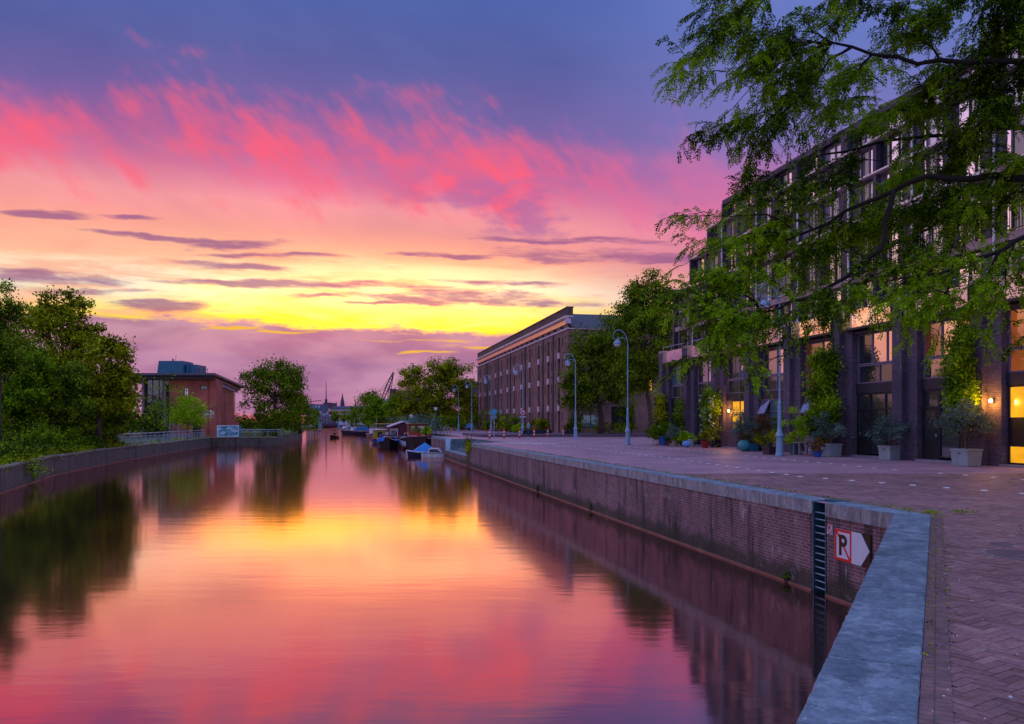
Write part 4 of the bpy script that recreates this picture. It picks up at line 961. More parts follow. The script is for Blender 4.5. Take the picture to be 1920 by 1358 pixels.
# ================================================================ vegetation
BARK = pm('bark', (82,66,58), rough=.9, var=.35, scale=4, bump=.5); BARKD = pm('bark_dark', (36,28,26), rough=.9, var=.3, scale=6)
LF_DK = leafmat('leaf_dark', (.018,.048,.003), (.30,.43,.015)); LF_MD = leafmat('leaf_mid', (.025,.07,.003), (.31,.50,.012))
LF_PL = leafmat('leaf_plane', (.016,.042,.003), (.27,.40,.015)); LF_BR = leafmat('leaf_bright', (.16,.34,.005), (.60,.82,.015)); LF_OL = leafmat('leaf_olive', (.04,.05,.002), (.50,.54,.012))
LF_LO = leafmat('leaf_locust', (.014,.042,.002), (.32,.53,.008), trans=.4); LF_BL = leafmat('leaf_blue', (.06,.11,.09), (.22,.32,.26)); LF_WI = leafmat('leaf_willow', (.022,.055,.004), (.32,.46,.02))
LF_RU = leafmat('leaf_rust', (.12,.06,.03), (.30,.16,.05)); FLW = leafmat('white_flower', (.6,.6,.62), (.85,.85,.85))
def leafcards(name, C_, size, mat, parent, aspect=.55, down=0.0, label=None, kind=None):
    """one small pointed leaf-sized face per centre, random attitude"""
    n = len(C_); C_ = np.asarray(C_, dtype=np.float64)
    a = RNG.normal(size=(n,3)); a[:,2] -= down; a /= np.linalg.norm(a,axis=1)[:,None]
    b = RNG.normal(size=(n,3)); b -= (b*a).sum(1)[:,None]*a; b /= np.linalg.norm(b,axis=1)[:,None]
    s_ = size*RNG.uniform(.6,1.3,size=(n,1))
    V = np.stack([C_-a*s_*.5, C_+b*s_*aspect*.5-a*s_*.05, C_+a*s_*.5, C_-b*s_*aspect*.5-a*s_*.05], 1).reshape(-1,3)
    me = bpy.data.meshes.new(name); me.vertices.add(4*n); me.vertices.foreach_set('co', V.astype(np.float32).ravel())
    me.loops.add(4*n); me.loops.foreach_set('vertex_index', np.arange(4*n, dtype=np.int32))
    me.polygons.add(n); me.polygons.foreach_set('loop_start', np.arange(0,4*n,4,dtype=np.int32)); me.polygons.foreach_set('loop_total', np.full(n,4,dtype=np.int32))
    me.update(); me.validate(); me.materials.append(mat)
    o = bpy.data.objects.new(name, me); COL.objects.link(o)
    if parent is not None: o.parent = parent
    return tag(o, label, kind=kind)
def limb(mb, a, b, r0, r1, rr, n=4, k=5, sag=0.0):
    a = Vector(a); b = Vector(b); pts = []; L_ = (b-a).length
    for i in range(n+1):
        f_ = i/n; p_ = a.lerp(b, f_); 
        if 0 < i < n: p_ += Vector((rr.uniform(-1,1),rr.uniform(-1,1),rr.uniform(-1,1)))*L_*.045
        p_.z += sag*math.sin(PI*f_); pts.append(p_)
    mb.tube(pts, [r0+(r1-r0)*i/n for i in range(n+1)], k); return pts
def crown_points(c, rad, ncl, per, clr, rr, hollow=.45, bottom=-1.0):
    cl = []; 
    while len(cl) < ncl:
        v = Vector((rr.gauss(0,1),rr.gauss(0,1),rr.gauss(0,1))).normalized()
        if v.z < bottom: continue
        bumpy = 1+.22*math.sin(3.1*v.x+5*v.z+c[0])*math.cos(4.3*v.y-2.2*v.z+c[1])+rr.uniform(-.12,.10)
        q_ = (hollow+(1-hollow)*rr.random()**.55)*bumpy
        taper = 1.0
        cl.append(Vector((c[0]+v.x*rad[0]*q_, c[1]+v.y*rad[1]*q_, c[2]+v.z*rad[2]*q_)))
    pts = []
    for q_ in cl:
        k = int(per*rr.uniform(.6,1.4)); s_ = clr*rr.uniform(.7,1.3)
        g = RNG.normal(size=(k,3))*s_*np.array([.6,.6,.42]); pts.append(g+np.array(q_))
    return cl, np.concatenate(pts)
def tree(name, loc, h, crowns, label, mat, leaf=.28, tr=.25, ncl=70, per=150, clr=.9, cat='tree', group=None, seed=1, bark=None, lean=(0,0), fork=.35, nl=26, hollow=.45, split=1.0):
    """crowns: list of (dx,dy,z,rx,ry,rz) lobes"""
    rr = random.Random(seed); r = empty(name, loc, 0, label, cat, group); mb = MB()
    cz = crowns[0][2]; top = Vector((crowns[0][0]+lean[0]*.3, crowns[0][1], cz+crowns[0][5]*.5))
    tp = [Vector((0,0,-.3)), Vector((lean[0]*.1,lean[1]*.1,h*fork*.5)), Vector((top.x*.5,top.y*.5,h*fork)), Vector((top.x*.8,top.y*.8,h*(fork+.2))), top]
    mb.tube(tp, [tr*1.35,tr,tr*.8,tr*.5,tr*.12], 8)
    P_ = []; tot = sum(c[3]*c[5] for c in crowns)
    for c in crowns:
        n = max(4,int(ncl*c[3]*c[5]/tot)); cl, pts = crown_points(c[:3], c[3:], n, per, clr, rr, hollow); P_.append(pts)
        for q_ in rr.sample(cl, min(len(cl), max(4,int(nl*n/ncl)))):
            f_ = rr.uniform(.15,.75); b0 = tp[2].lerp(tp[4], f_*.8)
            if q_.z < b0.z: b0 = tp[2]
            limb(mb, b0, q_, tr*.32*(1-f_*.5), tr*.05, rr, 4, 5, sag=.15)
    mb.build('trunk', bark or BARK, r, smooth=True)
    leafcards('crown', np.concatenate(P_), leaf, mat, r); return r
def Ppt(px, py, Y): return P(px,py,Y)
# --- left bank trees
def T(name, px, Y, z0, crowns, label, mat, **k):   # crowns as (px, py, half width px, half height px, depth factor) at distance Y
    X = (px-960)*Y/F; cs = []
    for (cx,cy,hw,hh_,dy) in crowns:
        q_ = P(cx,cy,Y); cs.append((q_[0]-X, dy, q_[2]-z0, hw*Y/F, max(hw,hh_)*Y/F*.8, hh_*Y/F))
    top = max(c[2]+c[5] for c in cs)
    return tree(name, (X,Y,z0), top, cs, label, mat, **k)
TB = 'trees and bushes on the wooded left bank'
T('maple_tree', 112, 72, .2, [(118,640,72,78,0),(122,575,40,34,0),(60,600,36,36,1),(165,612,36,40,-1)], 'tallest tree of the left bank, dark crown standing against the sunset', LF_OL, leaf=.30, ncl=105, per=130, clr=.75, seed=3, tr=.3, group=TB)
T('leafy_tree', 185, 66, .2, [(190,690,50,60,0),(218,660,20,26,0),(222,735,24,42,1),(170,740,45,40,-1)], 'olive green tree right of the tallest one, reaching over the water side', LF_OL, leaf=.26, ncl=95, per=150, clr=.7, seed=5, tr=.22, group=TB)
T('dark_tree', 215, 72, .0, [(214,745,32,38,0),(205,790,34,22,0)], 'low dark tree at the right end of the wooded bank', LF_DK, leaf=.25, ncl=70, per=140, clr=.7, seed=7, tr=.2, group=TB)
T('dark_tree', 60, 80, .4, [(60,720,80,70,2),(-10,700,60,90,2)], 'shadowy tree filling the back of the wooded bank', LF_DK, leaf=.3, ncl=90, per=150, clr=.9, seed=8, tr=.25, group=TB)
def willow(px, Y, z0, topy, hw, label, seed, n=230, mat=LF_WI):
    rr = random.Random(seed); X = (px-960)*Y/F; r = empty('weeping_willow', (X,Y,z0), 0, label, 'tree', TB)
    H_ = CH-(topy-H0)*Y/F-z0; w_ = hw*Y/F; mb = MB(); tp = [(0,0,-.3),(.1,0,H_*.35),(-.1,.1,H_*.6),(.1,0,H_*.85)]; mb.tube(tp,[.28,.22,.15,.05],8); pts = []
    for i in range(n):
        a = rr.uniform(0,2*PI); q_ = rr.random()**.6; x0,y0 = math.cos(a)*w_*q_, math.sin(a)*w_*q_*.8
        zt = H_*(1-.28*q_*q_)*rr.uniform(.88,1.02); L_ = rr.uniform(.25,.75)*H_*(.5+.5*q_)
        if i%6 == 0: limb(mb, (0,0,H_*.5), (x0*.9,y0*.9,zt-.1), .06, .015, rr, 4, 4, .5)
        k = int(L_*34); f_ = np.linspace(0,1,k)[:,None]
        base = np.array([[x0,y0,zt]])+f_*np.array([[math.cos(a)*.35*w_*.4, math.sin(a)*.3, -L_]])
        base[:,0] += np.sin(f_[:,0]*5+i)*.06; pts.append(base+RNG.normal(size=(k,3))*np.array([.10,.10,.05]))
    mb.build('trunk', BARK, r, smooth=True); leafcards('crown', np.concatenate(pts), .19, mat, r, aspect=.3, down=1.6)
T('leafy_tree', 25, 60, .3, [(20,690,62,60,0),(-20,640,50,50,0),(55,735,40,42,-1),(5,760,50,34,-1),(70,680,26,30,0)], 'full mid green tree at the left edge of the photo', LF_MD, leaf=.21, ncl=150, per=190, clr=.55, seed=33, tr=.25, group=TB)
T('leafy_tree', -5, 50, .3, [(0,580,34,50,0),(-25,640,50,60,0),(15,650,30,40,0)], 'feathery tree whose tip shows at the top of the left edge', LF_WI, leaf=.17, ncl=110, per=170, clr=.45, seed=35, tr=.2, group=TB)
T('dark_tree', 160, 68, .2, [(165,770,40,36,0),(130,790,40,26,1),(200,790,30,26,0),(175,735,30,30,0)], 'dark dense tree low in the middle of the bank', LF_DK, leaf=.2, ncl=120, per=190, clr=.5, seed=36, tr=.2, group=TB)
T('dark_tree', 40, 66, .2, [(45,790,50,36,0),(80,800,36,26,0),(0,800,50,30,0)], 'dark dense tree low at the left of the bank', LF_DK, leaf=.2, ncl=120, per=190, clr=.5, seed=37, tr=.2, group=TB)
T('leafy_tree', 100, 62, .3, [(105,740,42,44,0),(75,770,36,30,-1),(130,715,30,34,0),(140,765,28,30,0)], 'rounded green tree in the middle of the bank below the tallest crown', LF_WI, leaf=.2, ncl=120, per=190, clr=.5, seed=34, tr=.2, group=TB)
0 and willow(163, 60, .2, 655, 30, 'slim weeping willow with long strands near the middle of the bank', 4, n=120)
0 and willow(-12, 46, .2, 530, 42, 'willow whose tip shows at the top of the left edge', 6, n=170)
def bush(name, loc, rx, ry, rz, label, mat, n=1400, leaf=.16, seed=1, cat='bush', group=None, cards=None, clr=None):
    rr = random.Random(seed); r = empty(name, loc, 0, label, cat, group); mb = MB()
    cl, pts = crown_points((0,0,rz*.85), (rx,ry,rz), 26, n/26, clr or rx*.28, rr, .35, -.6)
    for q_ in cl[:9]: mb.tube([(0,0,-.1),tuple(q_*.55),tuple(q_)], [.03,.02,.008], 4)
    mb.build('stem', BARK, r); pts = pts[pts[:,2] > 0]
    leafcards('foliage', pts, leaf, mat, r); return r
bl = [(22,862,45,1.9,1.3,'pale willow bush hanging over the quay at the left edge of the photo',LF_WI),(70,846,49,1.9,1.2,'dark green bush second from the left on the planted bank',LF_DK),(112,836,54,2.2,1.5,'large dark bush below the weeping willow',LF_MD),(150,832,60,2.0,1.4,'mid green bush with feathery shoots in the middle of the bank',LF_MD),(182,826,63,1.8,1.5,'rounded green bush right of the feathery one',LF_MD),(208,826,68,1.8,1.3,'green bush just before the railing begins',LF_OL),(228,829,70,1.4,1.0,'small bush against the first railing bars',LF_DK),(95,815,62,2.6,2.2,'tall leafy shrub behind the bank bushes',LF_DK),(168,805,70,2.6,2.0,'tall dark shrub under the olive green tree',LF_OL),(20,820,56,2.6,2.4,'high shrub behind the pale willow bush',LF_MD)]
for i,(px_,py_,Y,rx,rz,lab,mt) in enumerate(bl):
    Yb = Y+(0 if i in (0,) else 1.6); X = (px_-960)*Yb/F-(1.5 if i else .3); zc = CH-(py_-H0)*Yb/F
    bush('shrub', (X,Yb,zc-rz*1.0), rx, rx*.8, rz, lab, mt, n=3000, leaf=.17, seed=20+i, group=TB)
for i,(px_,Y,rx,rz,lab) in enumerate(((10,105,6,4.2,'dark background thicket at the far left behind the willows'),(90,110,7,4.6,'dark background thicket behind the tallest tree'),(180,112,7,4.4,'dark background thicket behind the olive green tree'),(240,116,5,3.6,'dark background thicket left of the glazed hall'),(-60,90,7,5,'background thicket just outside the left edge'),(548,176,6,3.4,'dark bushes on the far side of the broad canal tree'),(468,170,6,3.0,'low thicket behind the brick building'))):
    bush('thicket', ((px_-960)*Y/F,Y,-.4), rx, 2.5, rz*.62, lab, LF_DK, n=2600, leaf=.5, seed=90+i, group='thickets closing the view on the left bank')
# ground cover on the bank edge
pts = []; rr = random.Random(2)
for i in range(3):
    a = Vector(LB[i]); b_ = Vector(LB[i+1]); dd = b_-a; nn = Vector((-dd.y,dd.x)).normalized()
    for k in range(5200):
        f_ = rr.random(); o_ = .5+3.2*rr.random()**1.4
        if i == 2 and o_ > 2.0: continue
        p_ = a+dd*f_+nn*o_; z_ = -.60+max(0,(o_-.9))*.24+rr.uniform(0,.22)*(1 if rr.random() < .8 else 2); pts.append((p_.x,p_.y,z_))
leafcards('ground_cover', pts, .15, LF_MD, None, label='low grass and weeds along the planted bank edge', kind='stuff')['category'] = 'ground cover'
# weeds growing on the left quay capping
pts = []
for k in range(60):
    i = rr.choice((1,2,3,3)); a = Vector(LB[i]); b_ = Vector(LB[i+1]); p_ = a.lerp(b_, rr.random())
    for j in range(28): pts.append((p_.x+rr.gauss(0,.22), p_.y+rr.gauss(0,.22), -.52+abs(rr.gauss(0,.22))-(.4*rr.random() if rr.random() < .35 else 0)))
leafcards('quay_weeds', pts, .13, LF_OL, None, label='scattered weeds sprouting from the left quay capping', kind='stuff')['category'] = 'weeds'
# trees around the brick building and beyond
T('young_tree', 315, 104, -.6, [(318,742,34,44,0),(305,775,26,25,0)], 'slender sparse tree in front of the glazed hall', LF_MD, leaf=.22, ncl=40, per=38, clr=.9, seed=9, tr=.09, fork=.4)
T('young_tree', 352, 108, -.6, [(355,768,30,30,0),(335,772,22,26,0),(372,780,16,20,0)], 'small bright green tree in front of the red brick wall', LF_BR, leaf=.25, ncl=52, per=110, clr=.75, seed=10, tr=.09, fork=.3)
T('broad_tree', 515, 135, -.6, [(515,750,56,58,0),(480,715,24,30,0),(540,712,28,34,0),(515,700,24,26,0)], 'broad dark green tree between the brick building and the canal', LF_DK, leaf=.36, ncl=125, per=150, clr=1.05, seed=11, tr=.35)
T('canal_tree', 562, 158, -.3, [(562,775,22,32,0),(556,740,17,26,0)], 'dark tree leaning over the water at the left canal edge', LF_DK, leaf=.4, ncl=50, per=130, clr=1.0, seed=12, tr=.25)
T('bank_tree', 590, 330, -.3, [(588,778,10,14,0)], 'small far tree at the left foot of the skyline', LF_DK, leaf=.7, ncl=20, per=80, clr=1.0, seed=13, tr=.2)
T('bank_tree', 629, 440, -.3, [(629,782,7,11,0)], 'round dark tree standing left of the yellow crane post', LF_DK, leaf=.8, ncl=16, per=70, clr=1.0, seed=14, tr=.2)
T('bank_tree', 645, 440, -.3, [(646,783,6,10,0)], 'tiny dark tree standing right of the yellow crane post', LF_DK, leaf=.8, ncl=14, per=60, clr=1.0, seed=15, tr=.2)
bush('round_bush', (*G(503,808,-.6)[:2],-.6), 1.3,1.1,1.0,'bright green round bush behind the quay corner railing',LF_BR,n=1300,leaf=.2,seed=31)
T('spreading_tree', 820, 158, 0, [(828,735,56,55,0),(790,745,42,44,0),(772,705,18,22,0),(835,692,32,22,0),(865,725,22,40,0),(770,775,20,22,0)], 'very large spreading tree behind the moored barge', LF_OL, leaf=.42, ncl=190, per=150, clr=1.15, seed=16, tr=.5, nl=40)
T('canal_tree', 690, 240, 0, [(692,765,24,34,0),(700,745,12,14,0)], 'darker of the two trees left of the boom crane', LF_DK, leaf=.5, ncl=50, per=130, clr=1.3, seed=17, tr=.3)
T('canal_tree', 707, 222, 0, [(706,776,19,26,0),(715,765,10,14,0)], 'fresh green rounded tree just below the boom crane', LF_MD, leaf=.45, ncl=55, per=140, clr=1.1, seed=18, tr=.3)
T('canal_tree', 741, 200, 0, [(741,765,15,22,0),(752,750,10,14,0)], 'green tree in front of the dark brick stair tower', LF_MD, leaf=.42, ncl=40, per=130, clr=1.0, seed=19, tr=.3)
T('bank_tree', 660, 330, 0, [(662,783,12,18,0)], 'low green tree at the far right canal edge', LF_MD, leaf=.6, ncl=26, per=90, clr=1.3, seed=21, tr=.3)
T('background_tree', 882, 175, 0, [(882,770,20,36,0),(868,785,18,20,0)], 'yellowish green tree tucked beside the far end of the warehouse', LF_OL, leaf=.42, ncl=60, per=120, clr=1.1, seed=22, tr=.3)
T('plane_tree', 1127, 92, .25, [(1118,700,52,66,0),(1082,735,30,45,0),(1150,640,36,45,0),(1110,655,40,36,0),(1165,720,28,50,0)], 'left plane tree of the pair in front of the warehouse side wall', LF_PL, leaf=.27, ncl=170, per=170, clr=.85, seed=23, tr=.3, lean=(0,0), fork=.28)
T('plane_tree', 1222, 84, .25, [(1212,640,52,85,0),(1215,560,36,48,0),(1180,600,28,40,0),(1190,700,36,45,0),(1245,580,22,50,0)], 'right and taller plane tree of the pair, leaning trunk beside the apartment building', LF_PL, leaf=.25, ncl=210, per=180, clr=.8, seed=24, tr=.27, lean=(-1,0), fork=.26)
# shrubs and small plants at the warehouse foot
wl = [(905,790,160,2.0,3.4,LF_MD,'tall green climber at the far end of the warehouse'),(930,786,142,2.1,3.6,LF_MD,'high green shrub against the warehouse behind the blue sign'),(951,794,132,1.8,2.6,LF_OL,'yellowing shrub at the warehouse foot'),(966,797,122,1.6,2.2,LF_MD,'leafy shrub left of the signposted lamp'),(972,807,118,1.0,1.1,LF_BR,'low bright green plant by the signposted lamp'),(918,806,150,1.6,1.5,LF_OL,'low hedge plants near the far bollard'),(1002,793,112,1.5,1.6,LF_OL,'broad dark shrub right of the signposted lamp'),(1020,790,110,1.6,2.0,LF_OL,'taller dark shrub with spreading top at the warehouse'),(1075,797,98,1.1,1.4,LF_DK,'dark shrub at the corner of the warehouse'),(1150,804,94,2.6,1.0,LF_DK,'low dark hedge under the plane trees'),(880,800,168,1.8,1.8,LF_OL,'bushes beyond the pale blue kiosk'),(866,798,172,2.0,2.0,LF_DK,'dark hedge left of the far lamps')]
for i,(px_,py_,Y,rx,rz,mt,lab) in enumerate(wl):
    bush('shrub', ((px_-960)*Y/F,Y,0 if Y>100 else .27), rx, rx*.6, rz*.62, lab, mt, n=1500, leaf=.24, seed=50+i, group='shrubs along the warehouse')
T('slim_cypress', 1184, 95, .27, [(1184,790,6,24,0),(1185,775,4,14,0)], 'slim dark columnar shrub beside the warehouse side door', LF_DK, leaf=.2, ncl=30, per=60, clr=.3, seed=60, tr=.06)
bush('shrub', ((785-960)*125/F,125,.0), 3.2,2,1.3,'grey green shrubs behind the barge wheelhouse',LF_BL,n=2200,leaf=.3,seed=71)
bush('shrub', ((800-960)*100/F,100,.0), .7,.5,.5,'bright yellow green bush by the barge stern rail',LF_BR,n=900,leaf=.2,seed=72)
bush('shrub', ((832-960)*150/F,150,.0), 4.5,2,1.5,'dark hedge below the large spreading tree',LF_DK,n=2600,leaf=.35,seed=73)
bush('shrub', ((855-960)*185/F,185,.0), 6,2,2.6,'dark bushes closing the gap behind the farthest lamps',LF_DK,n=3200,leaf=.4,seed=74)
bush('shrub', ((800-960)*190/F,190,.0), 7,2,2.8,'dark bushes behind the trunk of the spreading tree',LF_DK,n=3200,leaf=.4,seed=75)
# --- climbers on the apartment building
def climber(name, kx, y, w_, z0, z1, label, mat, n=6000, seed=1, leaf=.14, stem=True, flowers=0, d=.35):
    """kx: local x on the facade; plant grows up the piers"""
    rr = random.Random(seed); Mw = Matrix.Translation(rb.location)@Matrix.Rotation(ROT,4,'Z'); base = Mw@Vector((kx,y,0))
    r = empty(name, base, ROT, label, 'climbing plant'); pts = []; cl = []
    for i in range(46):
        f_ = rr.random(); zz = z0+(z1-z0)*f_; ww = w_*(.55+.45*math.sin(PI*min(1,f_*.85+.1)))
        q_ = (rr.uniform(-ww,ww)*.8, rr.uniform(-d,d*.2), zz); cl.append(q_); k = int(n/46*rr.uniform(.6,1.4))
        pts.append(RNG.normal(size=(k,3))*np.array([w_*.26,d*.5,.26])+np.array(q_))
    mb = MB(); mb.tube([(0,-.05,0),(.05,-.08,z0*.5+.2),(-.03,-.05,z0+.3),(0,0,z1*.9)], [.055,.05,.04,.015], 6)
    for q_ in cl[:14]: mb.tube([(0,-.02,max(.3,q_[2]-.7)), q_], [.02,.006], 4)
    mb.build('stem', BARK, r, smooth=True); leafcards('foliage', np.concatenate(pts), leaf, mat, r, down=.8)
    if flowers:
        fp = [(rr.uniform(-w_,w_), -d-rr.uniform(0,.1), rr.uniform(z0,z1*.95)) for _ in range(flowers)]
        fp = np.array(fp).repeat(4,0)+RNG.normal(size=(flowers*4,3))*.03; leafcards('flowers', fp, .10, FLW, r, aspect=.9, kind='stuff')
climber('climbing_plant', BAY*1-3.55, -.7, .75, .5, 3.4, 'tall climbing plant with pale blossoms on the far corner pier', LF_OL, n=5200, seed=2, flowers=14)
climber('climbing_plant', BAY*2+.15, -.5, 1.0, .6, 3.6, 'climbing rose with white flowers arching over the second doorway', LF_MD, n=5200, seed=3, flowers=70)
climber('climbing_plant', BAY*1+.3, -.8, .35, .3, 3.2, 'thin climber beside the far doorway', LF_MD, n=1500, seed=13)
climber('climbing_plant', BAY*5-.05, -.85, 1.05, .9, 4.9, 'massive dark green climber covering a pier in mid facade', LF_MD, n=13000, seed=4)
climber('climbing_plant', BAY*6.98, -.75, .62, 1.7, 4.9, 'yellow green climber high on the pier above the right stone planter', LF_MD, n=8000, seed=5)
# --- potted plants
POTS = {}
def pot(name, px, py, kind, w_, h_, col, label, mat, fr, fz, n=900, leaf=.085, seed=1, Yd=None, trunk=0.0, grp='potted plants along the apartment facade'):
    g = G(px,py) if Yd is None else (bx(px,Yd),Yd,0)
    r = empty(name, (g[0],g[1],0), ROT+R(8) if kind == 'box' else 0, label, 'potted plant', grp)
    mt = pm('pot_%d_%d_%d'%col, col, rough=.55, var=.15)
    mb = MB()
    if kind == 'box':
        o = mb.prism([(-w_*.86,-w_*.86),(w_*.86,-w_*.86),(w_*.86,w_*.86),(-w_*.86,w_*.86)],0,.01)
        mb = MB(); i = 0; a = w_*.90
        v = [(-a,-a,0),(a,-a,0),(a,a,0),(-a,a,0),(-w_,-w_,h_-.06),(w_,-w_,h_-.06),(w_,w_,h_-.06),(-w_,w_,h_-.06)]
        mb.v = v; mb.f = [(0,3,2,1),(4,5,6,7),(0,1,5,4),(1,2,6,5),(2,3,7,6),(3,0,4,7)]
        po_ = mb.build('planter', mt, r); MB().box(-w_-.03,w_+.03,-w_-.03,w_+.03,h_-.058,h_).build('rim', mt, po_)
        MB().box(-.06,.06,-w_*.97-.012,-w_*.95,h_*.72,h_*.78).build('slot', BLK, po_)
    elif kind == 'globe': mb.lathe([(w_*.35,0),(w_*.8,h_*.2),(w_,h_*.5),(w_*.8,h_*.82),(w_*.35,h_)],n=14).build('pot', mt, r, smooth=True)
    else: mb.lathe([(w_*.66,0),(w_*.95,h_*.88),(w_*1.05,h_*.89),(w_*1.05,h_),(w_*.8,h_*.99)],n=14).build('pot', mt, r, smooth=False)
    if fr:
        rr = random.Random(seed); zc = h_+trunk+fz*.85
        cl, pts = crown_points((0,0,zc),(fr,fr,fz),22,n/22,fr*.28,rr,.3,-.8); pts = pts[pts[:,2] > h_-.02]
        mb = MB(); 
        for q_ in cl[:12]: mb.tube([(0,0,h_-.05),(q_.x*.25,q_.y*.25,h_+trunk*.8+.05),tuple(q_)],[.025+trunk*.03,.02+trunk*.015,.006],5)
        mb.build('stem', BARK, r); leafcards('foliage', pts, leaf, mat, r)
    return r
GR = (138,150,158)
pot('potted_shrub', 1812,873.5,'box',.36,.62,GR,'widest grey green shrub in a square grey planter at the right', LF_BL, .95,.62, n=3000, leaf=.085, seed=1, trunk=.45)
pot('potted_shrub', 1669,862,'box',.33,.60,GR,'rounded grey green shrub in a square grey planter in mid facade', LF_BL, .80,.72, n=2800, leaf=.085, seed=2, trunk=.05)
pot('potted_shrub', 1558,856,'box',.34,.60,GR,'grey green shrub in a square grey planter beside the wooden bench', LF_BL, .85,.55, n=2400, leaf=.09, seed=3, trunk=.25)
pot('potted_conifer', 1490,852,'round',.30,.50,(60,110,130),'yellow green clipped conifer in a teal pot behind the tall lamp', LF_BR, .75,.95, n=4200, leaf=.07, seed=4)
pot('potted_plant', 1444,852,'box',.28,.38,(60,48,60),'olive bushy plant in a low dark box left of the tall lamp', LF_OL, .55,.42, n=1500, seed=5)
pot('potted_plant', 1462,847,'round',.25,.4,(70,50,70),'tall green plant behind the base of the tall lamp', LF_MD, .55,.95, n=1800, seed=6)
pot('potted_plant', 1533,857,'round',.22,.25,(40,80,170),'reddish plant in a small blue bowl beside the bench', LF_RU, .42,.28, n=900, seed=7)
pot('potted_plant', 1395,846,'globe',.36,.62,(60,140,150),'round turquoise pot with grey green leaves under the yellow window', LF_BL, .7,.75, n=2200, seed=8)
pot('potted_plant', 1410,846,'box',.26,.42,(30,100,130),'light green plant in a square blue pot under the yellow window', LF_OL, .5,.35, n=900, seed=9)
pot('potted_shrub', 1424,845,'round',.32,.5,(35,35,45),'large reddish shrub in a dark pot right of the yellow window', LF_RU, .95,.85, n=2800, seed=10)
pot('potted_plant', 1389,842,'round',.3,.5,(50,55,60),'tall bluish shrub with white blossoms under the yellow window', LF_BL, .8,1.1, n=2600, seed=11)
pot('potted_plant', 1322,840,'round',.27,.42,(140,28,40),'small clipped plant in a red pot by the white rose', LF_OL, .36,.32, n=900, seed=12)
pot('potted_plant', 1338,839,'round',.3,.4,(30,34,60),'leafy dark green plant in a navy pot by the white rose', LF_MD, .75,.62, n=2000, seed=13)
pot('potted_plant', 1296,838,'round',.2,.5,(150,165,175),'empty looking tall pale tapered pot by the second pier', LF_OL, .16,.10, n=60, seed=14)
pot('potted_plant', 1283,837,'round',.25,.3,(50,45,50),'lime green leafy plant in a low dark pot near the second pier', LF_BR, .75,.32, n=1500, leaf=.12, seed=15)
pot('potted_plant', 1265,837,'round',.2,.38,(150,130,130),'pale grey green plant in a small light pot', LF_BL, .6,.55, n=1500, seed=16)
pot('potted_plant', 1243,835,'round',.30,.62,(40,105,190),'round green bush in a bright blue pot', LF_MD, .75,.55, n=2000, seed=17)
pot('potted_plant', 1251,835,'round',.2,.32,(160,70,45),'small plant in a terracotta pot right of the blue pot', LF_DK, .35,.3, n=600, seed=18)
pot('potted_plant', 1232,835,'globe',.2,.42,(205,170,180),'leftmost bush of the facade row, in a small pink pot', LF_MD, .85,.55, n=2000, seed=19)
o = MB().lathe([(.02,0),(.22,.03),(.31,.2),(.22,.38),(.02,.44)],n=16).build('garden_ball', pm('ball_blue',(90,150,215),rough=.3), smooth=True, label='pale blue ceramic ball lying on the paving between the pots', cat='garden ball'); g = G(1287.5,839); o.location = (g[0],g[1],0)
# bench, stool
def bench(px,py,rz,lab):
    g = G(px,py); r = empty('bench',(g[0],g[1],0),rz,lab,'bench'); m_ = pm('bench_wood',(150,125,125),rough=.7)
    MB().box(-.8,.8,-.2,.2,.42,.46).build('seat', m_, r)
    for sx in (-.72,.66):
        MB().box(sx,sx+.06,-.18,-.12,0,.42).build('leg', m_, r); MB().box(sx,sx+.06,.14,.2,0,.42).build('leg', m_, r)
bench(1634,854,ROT,'low wooden bench between the big climber and the mid facade planter')
g = G(1506,853); r = empty('garden_table',(g[0],g[1],0),ROT+PI/2,'small weathered garden table with a white cat figure beneath','table'); m_ = pm('table_grey',(150,125,135),rough=.7)
MB().box(-.42,.42,-.3,.3,.58,.63).build('tabletop', m_, r)
for sx in (-.40,.34):
    for sy in (-.28,.22): MB().box(sx,sx+.06,sy,sy+.06,0,.58).build('leg', m_, r)
o = MB().lathe([(.11,0),(.13,.1),(.09,.24),(.045,.30),(.07,.36),(.05,.43),(.01,.45)],n=10).build('cat_figure', WHT, smooth=True, label='small white sitting cat figure under the garden table', cat='ornament'); g = G(1500,852); o.location = (g[0],g[1],0)
g = G(1519,854); r = empty('garden_chair',(g[0],g[1],0),ROT+R(70),'small wooden garden chair between the table and the blue bowl','chair')
MB().box(-.24,.24,-.24,.24,.42,.46).build('seat', m_, r); MB().box(-.24,.24,.2,.24,.72,.82).build('backrest', m_, r)
for sx in (-.23,.19):
    MB().box(sx,sx+.04,-.23,-.19,0,.42).build('leg', m_, r); MB().box(sx,sx+.04,.2,.24,0,.82).build('leg', m_, r)
